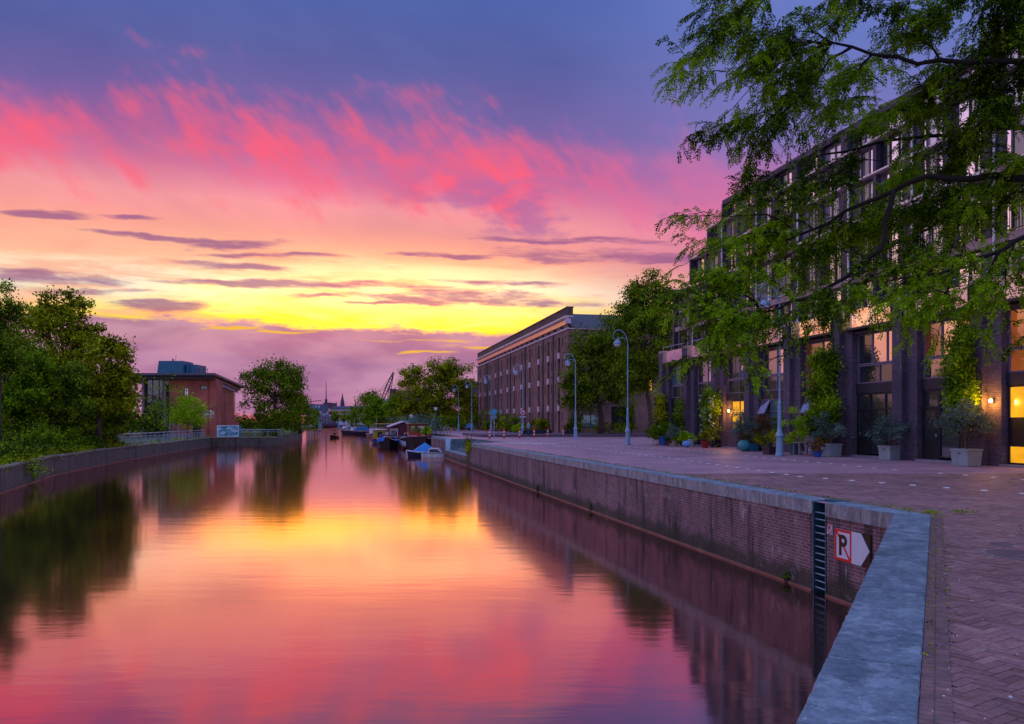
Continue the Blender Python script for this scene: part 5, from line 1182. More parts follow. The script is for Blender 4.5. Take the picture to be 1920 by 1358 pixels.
# ---------------------------------------------------------------- foreground honey locust
def locust():
    rr = random.Random(42); r = empty('honey_locust_tree', (8.6,7.2,0), 0, 'honey locust reaching in from the right with drooping feathery leaves over the plaza', 'tree')
    off = Vector((8.6,7.2,0)); mb = MB(); tw = MB()
    def W_(px,py,Y): return Vector(P(px,py,Y))-off
    trunk = [Vector((0,0,-.2)),Vector((-.1,0,1.6)),Vector((.05,.2,3.2)),Vector((0,.3,4.6)),Vector((-.2,.4,6.4)),Vector((-.1,.6,8.6))]
    mb.tube(trunk,[.26,.22,.19,.16,.12,.05],9)
    stems = []
    def stem(pts, r0, r1):
        # smooth polyline
        out = [pts[0]]
        for i in range(len(pts)-1):
            a, b_ = pts[i], pts[i+1]
            for k in range(1,5):
                q_ = a.lerp(b_, k/4)
                if k < 4: q_ += Vector((rr.uniform(-1,1),rr.uniform(-1,1),rr.uniform(-1,1)))*.035
                out.append(q_)
        n = len(out); mb.tube(out, [r0+(r1-r0)*i/(n-1) for i in range(n)], 7); stems.append(out); return out
    stem([trunk[2], W_(2150,330,9.0), W_(1900,335,9.2), W_(1740,330,9.6), W_(1610,385,10), W_(1500,440,10.3)], .060, .016)
    stem([trunk[3], W_(2150,150,8.6), W_(1900,115,9.0), W_(1720,120,9.5), W_(1560,80,9.8)], .055, .014)
    stem([trunk[4], W_(2100,-150,9.0), W_(1850,-70,9.5), W_(1620,-60,9.8), W_(1450,-20,10)], .05, .012)
    stem([trunk[2], W_(2150,420,8.4), W_(1930,440,8.6), W_(1820,500,8.9), W_(1700,520,9.2)], .045, .011)
    stem([trunk[3], W_(2100,260,10.2), W_(1880,240,10.6), W_(1700,260,11), W_(1540,290,11.4)], .05, .014)
    stem([stems[0][14], W_(1650,470,9.7), W_(1520,560,9.8), W_(1400,600,9.9)], .035, .012)
    stem([stems[4][6], W_(1880,350,11.2), W_(1740,430,11.6), W_(1600,500,12)], .04, .012)
    nodes = [q_ for s_ in stems for q_ in s_[3:]]
    leaves = []   # (origin, direction, length)
    def branch(a, b_, r0, dens, lv):
        pts = []; n = 5; L_ = (b_-a).length
        for i in range(n+1):
            f_ = i/n; q_ = a.lerp(b_,f_); q_.z += .10*L_*math.sin(PI*f_)
            if 0<i<n: q_ += Vector((rr.uniform(-1,1),rr.uniform(-1,1),rr.uniform(-1,1)))*L_*.04
            pts.append(q_)
        (mb if lv == 0 else tw).tube(pts, [max(.003,r0*(1-.8*i/n)) for i in range(n+1)], 5 if lv == 0 else 3, False)
        d2 = (b_-a).normalized(); step = .055 if lv else .10
        if lv == 0:
            k = int(L_/.078*dens)
            for i in range(k):
                f_ = rr.uniform(.12,1); q_ = pts[min(n-1,int(f_*n))].lerp(pts[min(n,int(f_*n)+1)], f_*n-int(f_*n))
                dv = (d2*.5+Vector((rr.uniform(-.8,.5),rr.uniform(-.8,.8),rr.uniform(-.30,.26)))).normalized()
                branch(q_, q_+dv*rr.uniform(.22,.55), .006, 1, 1)
            branch(pts[-1], pts[-1]+(d2+Vector((0,0,-.4))).normalized()*.35, .006, 1, 1)
        else:
            k = max(2,int(L_/.052))
            for i in range(k):
                f_ = (i+.6)/k; q_ = pts[min(n-1,int(f_*n))].lerp(pts[min(n,int(f_*n)+1)], f_*n-int(f_*n))
                dv = (d2*.55+Vector((rr.uniform(-.7,.7),rr.uniform(-.7,.7),rr.uniform(-.42,.18)))).normalized()
                leaves.append((q_, dv, rr.uniform(.11,.19)))
    tips = [(1243,122,10,1.0),(1268,140,10.2,.9),(1292,20,10,.9),(1310,75,9.6,.9),(1330,-20,10,.7),(1372,150,9.8,.9),(1372,205,10,1),(1400,250,10.2,1),(1398,320,10.4,1.),(1420,300,10,.9),(1330,405,10.6,.6),(1360,470,10.4,1.1),(1345,520,10,1.2),(1280,498,10.6,.25),(1300,560,10,1.2),(1225,625,9.6,1.2),(1240,585,9.8,1.1),(1260,690,9.5,1.1),(1310,640,9.6,1.4),(1330,690,9.4,.5),(1415,720,9.2,.25),(1400,640,9.6,1.2),(1440,560,9.8,1.4),(1480,650,9.4,.7),(1560,655,9.2,1.0),(1540,600,9.4,1.3),(1620,590,9.3,1.2),(1690,640,9.0,1.0),(1640,520,9.8,1.3),(1760,655,8.8,.8),(1750,560,9,1.3),(1830,600,8.8,1.1),(1860,640,8.6,.8),(1900,560,8.8,1),(1540,480,10.4,1.4),(1470,420,10.8,1.4),(1500,360,11,1.4),(1580,330,11,1.5),(1460,240,10.4,1.1),(1500,180,10,1.2),(1560,200,10,1.3),(1440,110,10,1.1),(1400,60,10,1.1),(1500,60,9.8,1.2),(1420,-20,10,1),(1600,10,9.6,1.2),(1640,120,9.8,1.3),(1700,60,9.6,1.3),(1780,20,9.4,1.3),(1860,60,9.2,1.3),(1640,240,10.4,1.4),(1720,200,10.2,1.4),(1800,180,9.8,1.4),(1880,200,9.4,1.4),(1700,320,11,1.4),(1800,300,10.6,1.4),(1680,420,10.6,1.3),(1770,400,10.4,1.3),(1860,400,9.6,1.3),(1900,300,9.2,1.2),(1900,470,9,1.1),(1800,480,9.6,1.2),(1590,430,11,1.2),(1900,20,9,1.3),(1940,120,9,1.2),(1500,540,10.6,1.3),(1420,480,11,1.4),(1380,560,10.8,1.2),(1720,480,11,1.1),(1660,600,10.4,.8)]
    for (px_,py_,Y,dn) in tips:
        if py_ > 520: py_ -= 35
        if px_ < 1340 and py_ < 260: px_ += 40
        if px_ < 1345 and py_ > 500: px_ += 62
        if px_ < 1650 and 290 < py_ < 620: dn *= .92
        if px_ > 1640 and py_ < 460: dn *= 1.45
        b_ = W_(px_,py_,Y)
        cand = [q_ for q_ in nodes if q_.x > b_.x+.15] or nodes
        a = min(cand, key=lambda q_: (q_-b_).length+ (0 if q_.z > b_.z-.5 else .6)+ .15*rr.random())
        if (a-b_).length > 1.6:   # a side limb first, then its own twigs
            m_ = a.lerp(b_, .5)+Vector((0,0,.12)); branch(a, m_, .022, dn*.7, 0); branch(m_, b_, .015, dn, 0)
            for k in range(int(dn*2)):
                f_ = rr.uniform(.2,.8); q_ = a.lerp(b_,f_)+Vector((0,0,.1)); branch(q_, q_+Vector((rr.uniform(-.9,.1),rr.uniform(-.5,.5),rr.uniform(-.22,.2)))*.75, .01, dn*.8, 0)
        else: branch(a, b_, .015, dn, 0)
        for k in range(int(dn*2.2)):
            q_ = b_+Vector((rr.uniform(.1,.7),rr.uniform(-.4,.4),rr.uniform(-.15,.35))); branch(q_, q_+Vector((rr.uniform(-.6,.1),rr.uniform(-.5,.5),rr.uniform(-.18,.12))), .008, dn*.7, 0)
    mb.build('trunk', BARKD, r, smooth=True); tw.build('twigs', BARKD, r)
    # pinnate leaves: pairs of small leaflets along a drooping midrib
    V = []; nl = 8; O = np.array([l[0] for l in leaves]); Dv = np.array([l[1] for l in leaves]); Ln = np.array([l[2] for l in leaves])[:,None]
    up = np.array([0,0,1.0]); side = np.cross(Dv, RNG.normal(size=Dv.shape)*.5+up); side /= np.linalg.norm(side,axis=1)[:,None]+1e-9
    quads = []
    for i in range(nl):
        f_ = (i+.8)/nl; c_ = O+Dv*Ln*f_; c_[:,2] -= (Ln[:,0]*f_*f_*.42)
        tdir = Dv.copy(); tdir[:,2] -= 1.1*f_; tdir /= np.linalg.norm(tdir,axis=1)[:,None]
        for sg in (-1,1):
            ld = side*sg*.85+tdir*.55+RNG.normal(size=Dv.shape)*.22; ld /= np.linalg.norm(ld,axis=1)[:,None]
            ll = .040*RNG.uniform(.8,1.25,size=(len(leaves),1))*(1-.25*abs(f_-.5)); wd_ = tdir*ll*.34
            quads.append(np.stack([c_, c_+ld*ll*.5+wd_, c_+ld*ll, c_+ld*ll*.5-wd_],1))
    V = np.concatenate(quads).reshape(-1,3); n = len(V)//4
    me = bpy.data.meshes.new('crown'); me.vertices.add(4*n); me.vertices.foreach_set('co', V.astype(np.float32).ravel())
    me.loops.add(4*n); me.loops.foreach_set('vertex_index', np.arange(4*n,dtype=np.int32)); me.polygons.add(n)
    me.polygons.foreach_set('loop_start', np.arange(0,4*n,4,dtype=np.int32)); me.polygons.foreach_set('loop_total', np.full(n,4,dtype=np.int32)); me.update(); me.materials.append(LF_LO)
    o = bpy.data.objects.new('crown', me); COL.objects.link(o); o.parent = r
    print('locust leaves', len(leaves), 'faces', n)
locust()
# ================================================================ lamps, signs, bollards, boats, people
LAMP = pm('lamp_paint', (128,160,190), rough=.42, metal=.1, var=.15, scale=2, bump=.05); LGL = pm('lamp_globe', (215,220,228), rough=.3, bump=0)
def make_lamp(label):
    r = empty('street_lamp', (0,0,0), ROT, label, 'street lamp', 'curved street lamps along the quay')
    MB().lathe([(.20,0),(.20,.10),(.18,.13),(.17,.45),(.155,.82),(.185,.86),(.195,.92),(.17,.97),(.12,1.12),(.105,1.3)],n=16).build('base', LAMP, r, smooth=False, bevel=.004)
    MB().lathe([(.10,1.28),(.085,2.2),(.075,2.28),(.095,2.33),(.095,2.38),(.065,2.46),(.05,2.5),(.045,4.8),(.056,4.82),(.056,4.88),(.042,4.92),(.038,6.6),(.052,6.62),(.052,6.70),(.035,6.74)],n=14).build('pole', LAMP, r)
    # arm swings to -y (towards the canal)
    arc = [(0,0,6.7),(0,-.02,6.95),(0,-.12,7.25),(0,-.30,7.50),(0,-.55,7.66),(0,-.80,7.66),(0,-1.02,7.50),(0,-1.10,7.28),(0,-1.02,7.09),(0,-.86,7.04),(0,-.74,7.12),(0,-.73,7.24)]
    brace = [(0,0,6.95),(0,-.16,7.08),(0,-.36,7.15),(0,-.58,7.12),(0,-.76,7.02)]
    MB().tube(arc,[.036,.036,.034,.032,.03,.03,.028,.026,.025,.024,.022,.02],8).tube(brace,[.03,.028,.026,.026,.028],7).build('arm', LAMP, r, smooth=True)
    sh = MB().lathe([(.27,6.72),(.275,6.76),(.26,6.84),(.20,6.93),(.12,6.98),(.05,7.02),(.03,7.08)],0,-.78,16).build('lamp_shade', LAMP, r, smooth=True)
    MB().lathe([(.02,6.55),(.12,6.57),(.20,6.64),(.24,6.72)],0,-.78,14).build('globe', LGL, sh, smooth=True)
    return r
lp0 = make_lamp('x')
lamps = [((1462,855),'nearest tall curved lamp, standing before the apartment building behind the leaves'),((1177,834.3),'curved lamp in the open plaza in front of the plane trees'),((1079,823.5),'curved lamp before the near corner of the warehouse'),((980,818.3),'curved lamp carrying the round red bicycle sign'),((921,811.8),'curved lamp just right of the plain round sign post'),((884.5,812.5),'curved lamp at the left corner of the warehouse'),((860,810.6),'farthest curved lamp, left of the warehouse in front of the hedge')]
for i,((px_,py_),lab) in enumerate(lamps):
    o = lp0 if i == 0 else copy_tree(lp0); g = G(px_,py_)
    if i == 4: g = (bx(921,112),112,0)
    if i == 5: g = (bx(884.5,127),127,0)
    if i == 6: g = (bx(860,141),141,0)
    o.location = (g[0],g[1],0); o['label'] = lab; o.scale = (1,1,1.06)
BLU = pm('sign_blue', (70,140,190), rough=.4, var=.1, bump=0)
def disc(mb, x, z, r_, y0, y1, n=20): mb.prism_y([(x+r_*math.cos(2*PI*i/n), z+r_*math.sin(2*PI*i/n)) for i in range(n)], y0, y1)
g = G(980,818.3); sg = empty('traffic_sign', (g[0],g[1]-.17,2.15), 0, 'round red ringed sign with blue two wheeler symbol on a lamp post', 'sign')
mb = MB(); disc(mb,0,.55,.36,-.02,0); mb.build('ring', RED, sg); mb = MB(); disc(mb,0,.55,.25,-.026,-.0205); mb.build('face', WHT, sg)
mb = MB(); disc(mb,-.10,.48,.075,-.031,-.0265,12); disc(mb,.10,.48,.075,-.031,-.0265,12); mb.prism_y([(-.1,.5),(.1,.5),(.04,.68),(-.04,.62)],-.030,-.0265); mb.build('symbol', pm('sym_blue',(30,60,110)), sg)
MB().box(-.33,.33,-.02,0,-.02,.14).build('lower_plate', WHT, sg)
for k in range(2): MB().box(-.26,.26,-.024,-.0205,.08-.07*k,.10-.07*k).build('text_line', BLK, sg)
g = (bx(926.5,85),85,0); sp = empty('sign_post', g, 0, 'grey post with a round pale blue sign above a small plate, left of the bollards', 'sign')
MB().tube([(0,0,0),(0,0,3.0)],.035,8).build('post', METAL, sp); mb = MB(); disc(mb,0,2.68,.33,-.06,-.035); mb.build('disc', BLU, sp); MB().box(-.24,.24,-.06,-.036,2.02,2.30).build('plate', pm('plate_grey',(120,145,170)), sp)
g = (bx(817,112),112,0); sp = empty('lantern_post', g, 0, 'slim green post lantern with a square head beside the barge', 'street lamp')
MB().tube([(0,0,0),(0,0,3.3)],[.07,.05],8).build('post', pm('post_green',(50,100,100)), sp); MB().box(-.2,.2,-.2,.2,3.3,3.62).box(-.25,.25,-.25,.25,3.63,3.7).build('lantern', LGL, sp)
g = (bx(771,135),135,0); sp = empty('sign_post', g, 0, 'round white sign on a post above the wheelhouse of the barge', 'sign')
MB().tube([(0,0,0),(0,0,2.6)],.04,6).build('post', METAL, sp); mb = MB(); disc(mb,0,2.6,.36,-.05,-.02); mb.build('disc', WHT, sp)
# bollards
def bollard(label):
    r = empty('bollard', (0,0,0), 0, label, 'bollard', 'red and white bollards across the plaza')
    MB().lathe([(.085,0),(.085,.86),(.05,.92)],n=10).build('red_post', RED, r)
    MB().lathe([(.089,.28),(.089,.42)],n=10).build('white_band', WHT, r); MB().lathe([(.089,.56),(.089,.70)],n=10).build('white_band', WHT, r); return r
b0_ = bollard('x')
for i,(px_,py_,lab) in enumerate(((918,823,'leftmost red and white bollard, near the sign post'),(945,822.5,'second red and white bollard from the left'),(974,821.5,'red and white bollard just left of the signposted lamp'),(1001.5,820.5,'red and white bollard right of the signposted lamp'),(1027,819.3,'fifth red and white bollard, in front of the dark planters'),(1056,818.8,'rightmost red and white bollard, before the warehouse corner'))):
    o = b0_ if i == 0 else copy_tree(b0_); g = G(px_,py_+.5); o.location = (g[0],g[1],0); o['label'] = lab; o.scale = (1,1,1.05)
# pale blue kiosk-like cover, planters
r = empty('covered_cart', (bx(881,150),150,0), 0, 'small cart with a rounded pale blue cover before the hedge', 'cart')
MB().prism_y([(-.75,.5),(.75,.5),(.85,.85),(.5,1.35),(-.2,1.45),(-.75,1.1)],-.5,.5).build('cover', BLU, r, bevel=.05); MB().lathe([(.3,-.04),(.3,.04)],n=12).build('wheel', BLK, r).rotation_euler = (PI/2,0,0); r.children[1].location=(0,-.4,.3); MB().tube([(-.7,0,.5),(-1.3,0,.95)],.04,5).build('handle', METAL, r)
for px_,py_,w_,lab in ((993,819,.75,'wide dark planter box behind the fourth bollard'),(1008,818,.8,'dark planter box at the foot of the broad shrub'),(1022,817,.8,'dark planter box beside the fifth bollard'),(1070,819,.7,'dark planter box by the warehouse corner')):
    g = G(px_,py_); o = MB().prism([(-w_*.9,-.35),(w_*.9,-.35),(w_*.9,.35),(-w_*.9,.35)],0,.06).box(-w_,w_,-.4,.4,.06,.62).box(-w_-.04,w_+.04,-.44,.44,.62,.68).build('planter_box', pm('planter_dark',(40,38,52)), label=lab, cat='planter', group='dark planter boxes near the bollards'); o.location = (g[0],g[1],0)
# figures -----------------------------------------------------------------
def person(name, loc, rz, label, coat, legs, pose='stand', hair=(40,28,22)):
    """one skinned body; coat, trousers and hair are separate clothing meshes following it"""
    if pose == 'stand': J = {'pel':(0,0,.95),'sp':(0,.01,1.15),'ch':(0,0,1.38),'nk':(0,.0,1.50),'hd':(0,-.02,1.60),'ht':(0,-.01,1.72),'hl':(.1,0,.9),'kl':(.11,-.03,.5),'al':(.12,.02,.08),'fl':(.13,-.14,.03),'hr':(-.1,0,.9),'kr':(-.11,-.02,.5),'ar':(-.12,.06,.08),'fr':(-.13,-.10,.03),'sl':(.18,0,1.42),'el':(.24,.03,1.14),'wl':(.24,-.08,.90),'gl':(.24,-.10,.82),'sr':(-.18,0,1.42),'er':(-.24,.03,1.14),'wr':(-.24,-.08,.90),'gr':(-.24,-.10,.82)}
    else: J = {'pel':(0,0,.10),'sp':(0,-.02,.32),'ch':(0,-.04,.55),'nk':(0,-.04,.66),'hd':(0,-.07,.76),'ht':(0,-.06,.88),'hl':(.1,-.03,.1),'kl':(.13,-.42,.16),'al':(.13,-.48,-.25),'fl':(.13,-.6,-.3),'hr':(-.1,-.03,.1),'kr':(-.13,-.42,.16),'ar':(-.13,-.48,-.25),'fr':(-.13,-.6,-.3),'sl':(.18,-.04,.58),'el':(.23,-.12,.33),'wl':(.16,-.33,.26),'gl':(.14,-.40,.26),'sr':(-.18,-.04,.58),'er':(-.23,-.12,.33),'wr':(-.16,-.33,.26),'gr':(-.14,-.40,.26)}
    RD = {'pel':.14,'sp':.125,'ch':.15,'nk':.055,'hd':.085,'ht':.075,'hl':.09,'kl':.06,'al':.04,'fl':.035,'sl':.06,'el':.042,'wl':.028,'gl':.03}
    ED = [('pel','sp'),('sp','ch'),('ch','nk'),('nk','hd'),('hd','ht'),('pel','hl'),('hl','kl'),('kl','al'),('al','fl'),('pel','hr'),('hr','kr'),('kr','ar'),('ar','fr'),('ch','sl'),('sl','el'),('el','wl'),('wl','gl'),('ch','sr'),('sr','er'),('er','wr'),('wr','gr')]
    def sk(keys, grow, nm, mat, par):
        ks = [k for k in J if k in keys]; me = bpy.data.meshes.new(nm); me.from_pydata([J[k] for k in ks],[(ks.index(a),ks.index(b_)) for a,b_ in ED if a in ks and b_ in ks],[]); 
        o = bpy.data.objects.new(nm, me); COL.objects.link(o); md = o.modifiers.new('skin','SKIN')
        for i,k in enumerate(ks):
            rr_ = RD.get(k, RD.get(k[:-1]+'l',.05))+grow; me.skin_vertices[0].data[i].radius = (rr_,rr_*.85)
        me.skin_vertices[0].data[0].use_root = True; o.modifiers.new('sub','SUBSURF').levels = 1
        me.materials.append(mat); 
        if par: o.parent = par
        return o
    body = sk(set(J), 0, name, pm('skin',(190,130,110),rough=.6,bump=0), None); body.location = loc; body.rotation_euler = (0,0,rz); tag(body, label, 'person')
    sk({'pel','sp','ch','sl','el','wl','sr','er','wr'}, .014, 'jacket', coat, body); sk({'pel','hl','kl','al','hr','kr','ar'}, .012, 'trousers', legs, body)
    hz = J['ht']; MB().lathe([(.06,hz[2]-.03),(.095,hz[2]-.01),(.085,hz[2]+.05),(.03,hz[2]+.09)],hz[0],hz[1]+.02,10).build('hair', pm('hair',hair), body, smooth=True)
    return body
# hulls -------------------------------------------------------------------
def hull(mb, L_, B_, free, draft=.4, bow=.45, sheer=.35, ns=12, stern=.8):
    """x forward; deck at z=free amidships, water at z=0"""
    rows = []
    for i in range(ns+1):
        t_ = i/ns; x_ = -L_/2+L_*t_
        w_ = B_/2*(stern+(1-stern)*min(1,t_/.25)) if t_ < .25 else B_/2
        if t_ > 1-bow: f_ = (t_-(1-bow))/bow; w_ = B_/2*max(.02,(1-f_**2.4))
        zt = free+sheer*max(0,(t_-.4)/.6)**2+sheer*.3*max(0,(.3-t_)/.3)**2; rk = .12*L_*max(0,(t_-.85)/.15)*.4
        rows.append([(x_+rk,-w_,zt),(x_+rk*.5,-w_*.96,zt*.5),(x_,-w_*.82,0),(x_-rk*.3,-w_*.4,-draft),(x_-rk*.3,w_*.4,-draft),(x_,w_*.82,0),(x_+rk*.5,w_*.96,zt*.5),(x_+rk,w_,zt)])
    b = len(mb.v); n = 8
    for r_ in rows: mb.v += r_
    for i in range(ns):
        for j in range(n-1): a = b+i*n+j; mb.f.append((a,a+1,a+n+1,a+n))
    mb.f.append(tuple(b+j for j in range(n)))
    return rows
def decks(mb, rows, dz=.08, inset=.93):
    for a,c in zip(rows, rows[1:]): mb.poly([(a[0][0],a[0][1]*inset,a[0][2]-dz),(c[0][0],c[0][1]*inset,c[0][2]-dz),(c[7][0],c[7][1]*inset,c[7][2]-dz),(a[7][0],a[7][1]*inset,a[7][2]-dz)])
def rail_strip(mb, rows, w_=.06, h_=.1):
    mb.tube([(r_[0][0],r_[0][1],r_[0][2]) for r_ in rows], w_, 5); mb.tube([(r_[7][0],r_[7][1],r_[7][2]) for r_ in rows], w_, 5)
def boat(name, x, Y, heading, L_, B_, free, col, label, deck=(110,90,80), rail=None, cat='boat', group='boats moored along the right quay', **k):
    r = empty(name, (x,Y,WZ), heading, label, cat, group); mb = MB(); rows = hull(mb, L_, B_, free, **k)
    mb.build('hull', pm('hull_%d_%d_%d'%col, col, rough=.5, var=.3, spec=.2), r, smooth=False); mb = MB(); decks(mb, rows); mb.build('deck', pm('deck_%d_%d_%d'%deck, deck, rough=.7), r)
    if rail: mb = MB(); rail_strip(mb, rows); mb.build('gunwale', pm('rail_%d_%d_%d'%rail, rail, rough=.45), r)
    return r, rows
TOW = math.atan2(-.979,.2027)      # bow towards the camera
B1 = [0]
# barge
br_, rows = boat('barge', bx(783,107), 107.5, TOW, 22, 4.3, 1.35, (36,24,32), 'big dark steel barge, bluff bow towards the camera, with wooden wheelhouse', deck=(95,110,145), rail=(150,70,60), bow=.22, sheer=.45, cat='barge')
MB().prism([(1.5,-1.6),(9.2,-1.35),(9.2,1.35),(1.5,1.6)],1.35,1.72).build('hatch', pm('hatch_blue',(80,100,140),rough=.5), br_)
MB().prism([(.3,-1.5),(1.4,-1.5),(1.4,1.5),(.3,1.5)],1.3,1.9).build('red_coaming', RED, br_)
wood = pm('varnish', (135,72,42), rough=.35, var=.35, scale=5)
wh = MB(); wh.wall(-1.25,1.25,1.3,3.15,[(-.95,-.35,2.15,2.95),(-.2,1.05,2.1,2.95)],0,.15,f=lambda x,z,yy:(.2-yy,x,z)).box(-3.2,.03,-1.25,1.25,1.3,3.14).build('wheelhouse', wood, br_)
MB().box(.07,.10,-.92,-.38,2.18,2.92).build('pane', G_MIR, br_); MB().box(.07,.10,-.17,1.02,2.13,2.92).build('pane', G_MID, br_); MB().box(-3.5,.5,-1.45,1.45,3.16,3.28).build('wheelhouse_roof', wood, br_, bevel=.04)
MB().tube([(10.7,0,1.9),(10.7,0,3.0)],.07,8).build('stem_post', DARK, br_); MB().lathe([(.16,1.4),(.16,1.75),(.22,1.8),(.22,1.9)],9.6,.7,10).lathe([(.16,1.4),(.16,1.75),(.22,1.8),(.22,1.9)],9.6,-.7,10).build('mooring_bitts', DARK, br_)
mb = MB(); mb.tube([(8,-1.9,1.5),(8,-1.9,2.1),(3,-2.05,2.0),(3,-2.05,1.4)],.03,5).build('rail', METAL, br_)
# red cabin houseboat with gabled roof
hbt, rows = boat('houseboat', bx(751,120), 121, TOW, 13, 3.9, .7, (40,30,38), 'maroon wooden houseboat cabin with a white edged gabled roof', rail=(170,120,110), cat='houseboat', sheer=.3)
MAR = pm('maroon_boards', (88,34,46), rough=.6, var=.25, scale=2)
MB().prism_x([(-1.7,.72),(1.7,.72),(1.7,2.95),(.15,3.45),(-1.7,2.75)],-5.5,2.5).build('cabin', MAR, hbt)
MB().prism_x([(-2.0,2.72),(-2.0,2.84),(.15,3.62),(2.0,3.02),(2.0,2.9),(.15,3.48)],-5.8,2.9).build('cabin_roof', CURT, hbt)
for y_,w_ in ((-1.25,.55),(1.2,.42)):
    f_ = MB().box(2.51,2.56,y_-w_,y_-w_+.1,1.2,2.5).box(2.51,2.56,y_+w_-.1,y_+w_,1.2,2.5).box(2.51,2.56,y_-w_+.1,y_+w_-.1,2.4,2.5).box(2.51,2.56,y_-w_+.1,y_+w_-.1,1.2,1.3).build('window', CURT, hbt); MB().box(2.505,2.53,y_-w_+.1,y_+w_-.1,1.3,2.4).build('pane', G_MID, f_)
# blue tarp boat
o, rows = boat('tarpaulin_boat', bx(727.5,108.5), 108.5, TOW, 8.5, 2.8, 1.05, (34,26,34), 'old dark boat with bright blue tarpaulin hung over both sides of its bow', rail=(190,130,110), bow=.4, sheer=.55)
TARP = pm('tarp_blue', (20,110,225), rough=.45, var=.25, scale=4, bump=.3); mb = MB()
for sgn in (-1,1):
    for i in range(7,11):
        a, c = rows[i][0], rows[i+1][0]; yo = 1 if sgn > 0 else -1
        A1 = (a[0],abs(a[1])*yo*.35,a[2]+.38); A2 = (a[0],abs(a[1])*yo*1.06,a[2]+.05); A3 = (a[0],abs(a[1])*yo*1.08,a[2]-.42)
        C1 = (c[0],abs(c[1])*yo*.35,c[2]+.38); C2 = (c[0],abs(c[1])*yo*1.06+yo*.03,c[2]+.05); C3 = (c[0],abs(c[1])*yo*1.08+yo*.03,c[2]-.42)
        mb.quad(A1,A2,C2,C1); mb.quad(A2,A3,C3,C2)
mb.build('tarpaulin', TARP, o); MB().box(-3.2,.6,-1.0,1.0,1.0,1.75).build('cuddy', pm('cuddy_grey',(60,60,78)), o); MB().tube([(4.2,0,.9),(4.25,0,1.9)],.05,6).build('stem_post', DARK, o)
# yellow cabin boat
o, rows = boat('cabin_boat', bx(709,130), 131, TOW, 7.5, 2.4, .65, (36,60,110), 'small boat with an ochre yellow cabin and pale pink roof', rail=(190,110,90), bow=.45)
YC = pm('ochre_paint', (165,140,40), rough=.5); MB().wall(-.95,.95,.6,2.15,[(-.35,.45,1.0,1.9)],0,.1,f=lambda x,z,yy:(2.0-yy,x,z)).box(-2.6,1.88,-.95,.95,.6,2.14).build('cabin', YC, o)
MB().box(1.89,1.92,-.33,.43,1.02,1.88).build('pane', G_DRK, o); MB().box(-2.8,2.2,-1.12,1.12,2.16,2.28).build('cabin_roof', pm('roof_pink',(215,185,195)), o, bevel=.03)
# tented small boats by the wall
o, rows = boat('tent_boat', bx(795,80.5), 80.5, R(-168), 3.2, 1.55, .42, (38,36,60), 'small motorboat under a pointed bright blue canvas tent', rail=(190,190,210), sheer=.2)
mb = MB(); ap = (-.1,0,1.42); q_ = [(-1.4,-.7,.46),(1.1,-.62,.55),(1.1,.62,.55),(-1.4,.7,.46)]
for i in range(4): mb.poly([q_[i],q_[(i+1)%4],ap])
mb.build('canvas', pm('canvas_blue',(45,130,205),rough=.6,var=.2), o)
o, rows = boat('white_motorboat', bx(817,78.5), 78.2, R(-8), 2.6, 1.3, .42, (205,205,212), 'little white motorboat with a dark windscreen against the quay wall', rail=(120,130,150), sheer=.15)
MB().prism_y([(-.7,.4),(.75,.45),(.3,.92),(-.5,.92)],-.5,.5).build('cuddy', WHT, o); MB().prism_y([(-.55,.52),(.62,.52),(.30,.82),(-.45,.82)],-.515,-.505).build('windscreen', G_DRK, o)
o, rows = boat('white_dinghy', bx(776,83), 83, R(175), 1.6, .9, .35, (190,190,205), 'tiny white dinghy left of the blue tented boat', sheer=.15)
MB().box(-.5,.1,-.3,.3,.3,.5).build('thwart', WHT, o)
# pilot house boat behind
o, rows = boat('wooden_cruiser', bx(716,146), 147, TOW, 11, 3.2, .9, (70,45,45), 'varnished wooden cruiser with cream awning behind the yellow cabin boat', rail=(200,150,90), bow=.4)
MB().box(-3.5,2.0,-1.2,1.2,.85,2.1).build('cabin', wood, o); MB().box(2.01,2.04,-.9,-.1,1.2,1.9).box(2.01,2.04,.1,.9,1.2,1.9).build('windows', G_MIR, o)
MB().box(-4,3.2,-1.55,1.55,3.1,3.22).build('awning', pm('awning_cream',(215,165,105)), o)
mb = MB()
for x_ in (-3.8,3.0):
    for y_ in (-1.4,1.4): mb.tube([(x_,y_,.9),(x_,y_,3.1)],.05,5)
mb.build('awning_post', METAL, o); MB().box(2.6,3.6,-1.3,1.3,.95,1.7).build('foredeck_box', CURT, o)
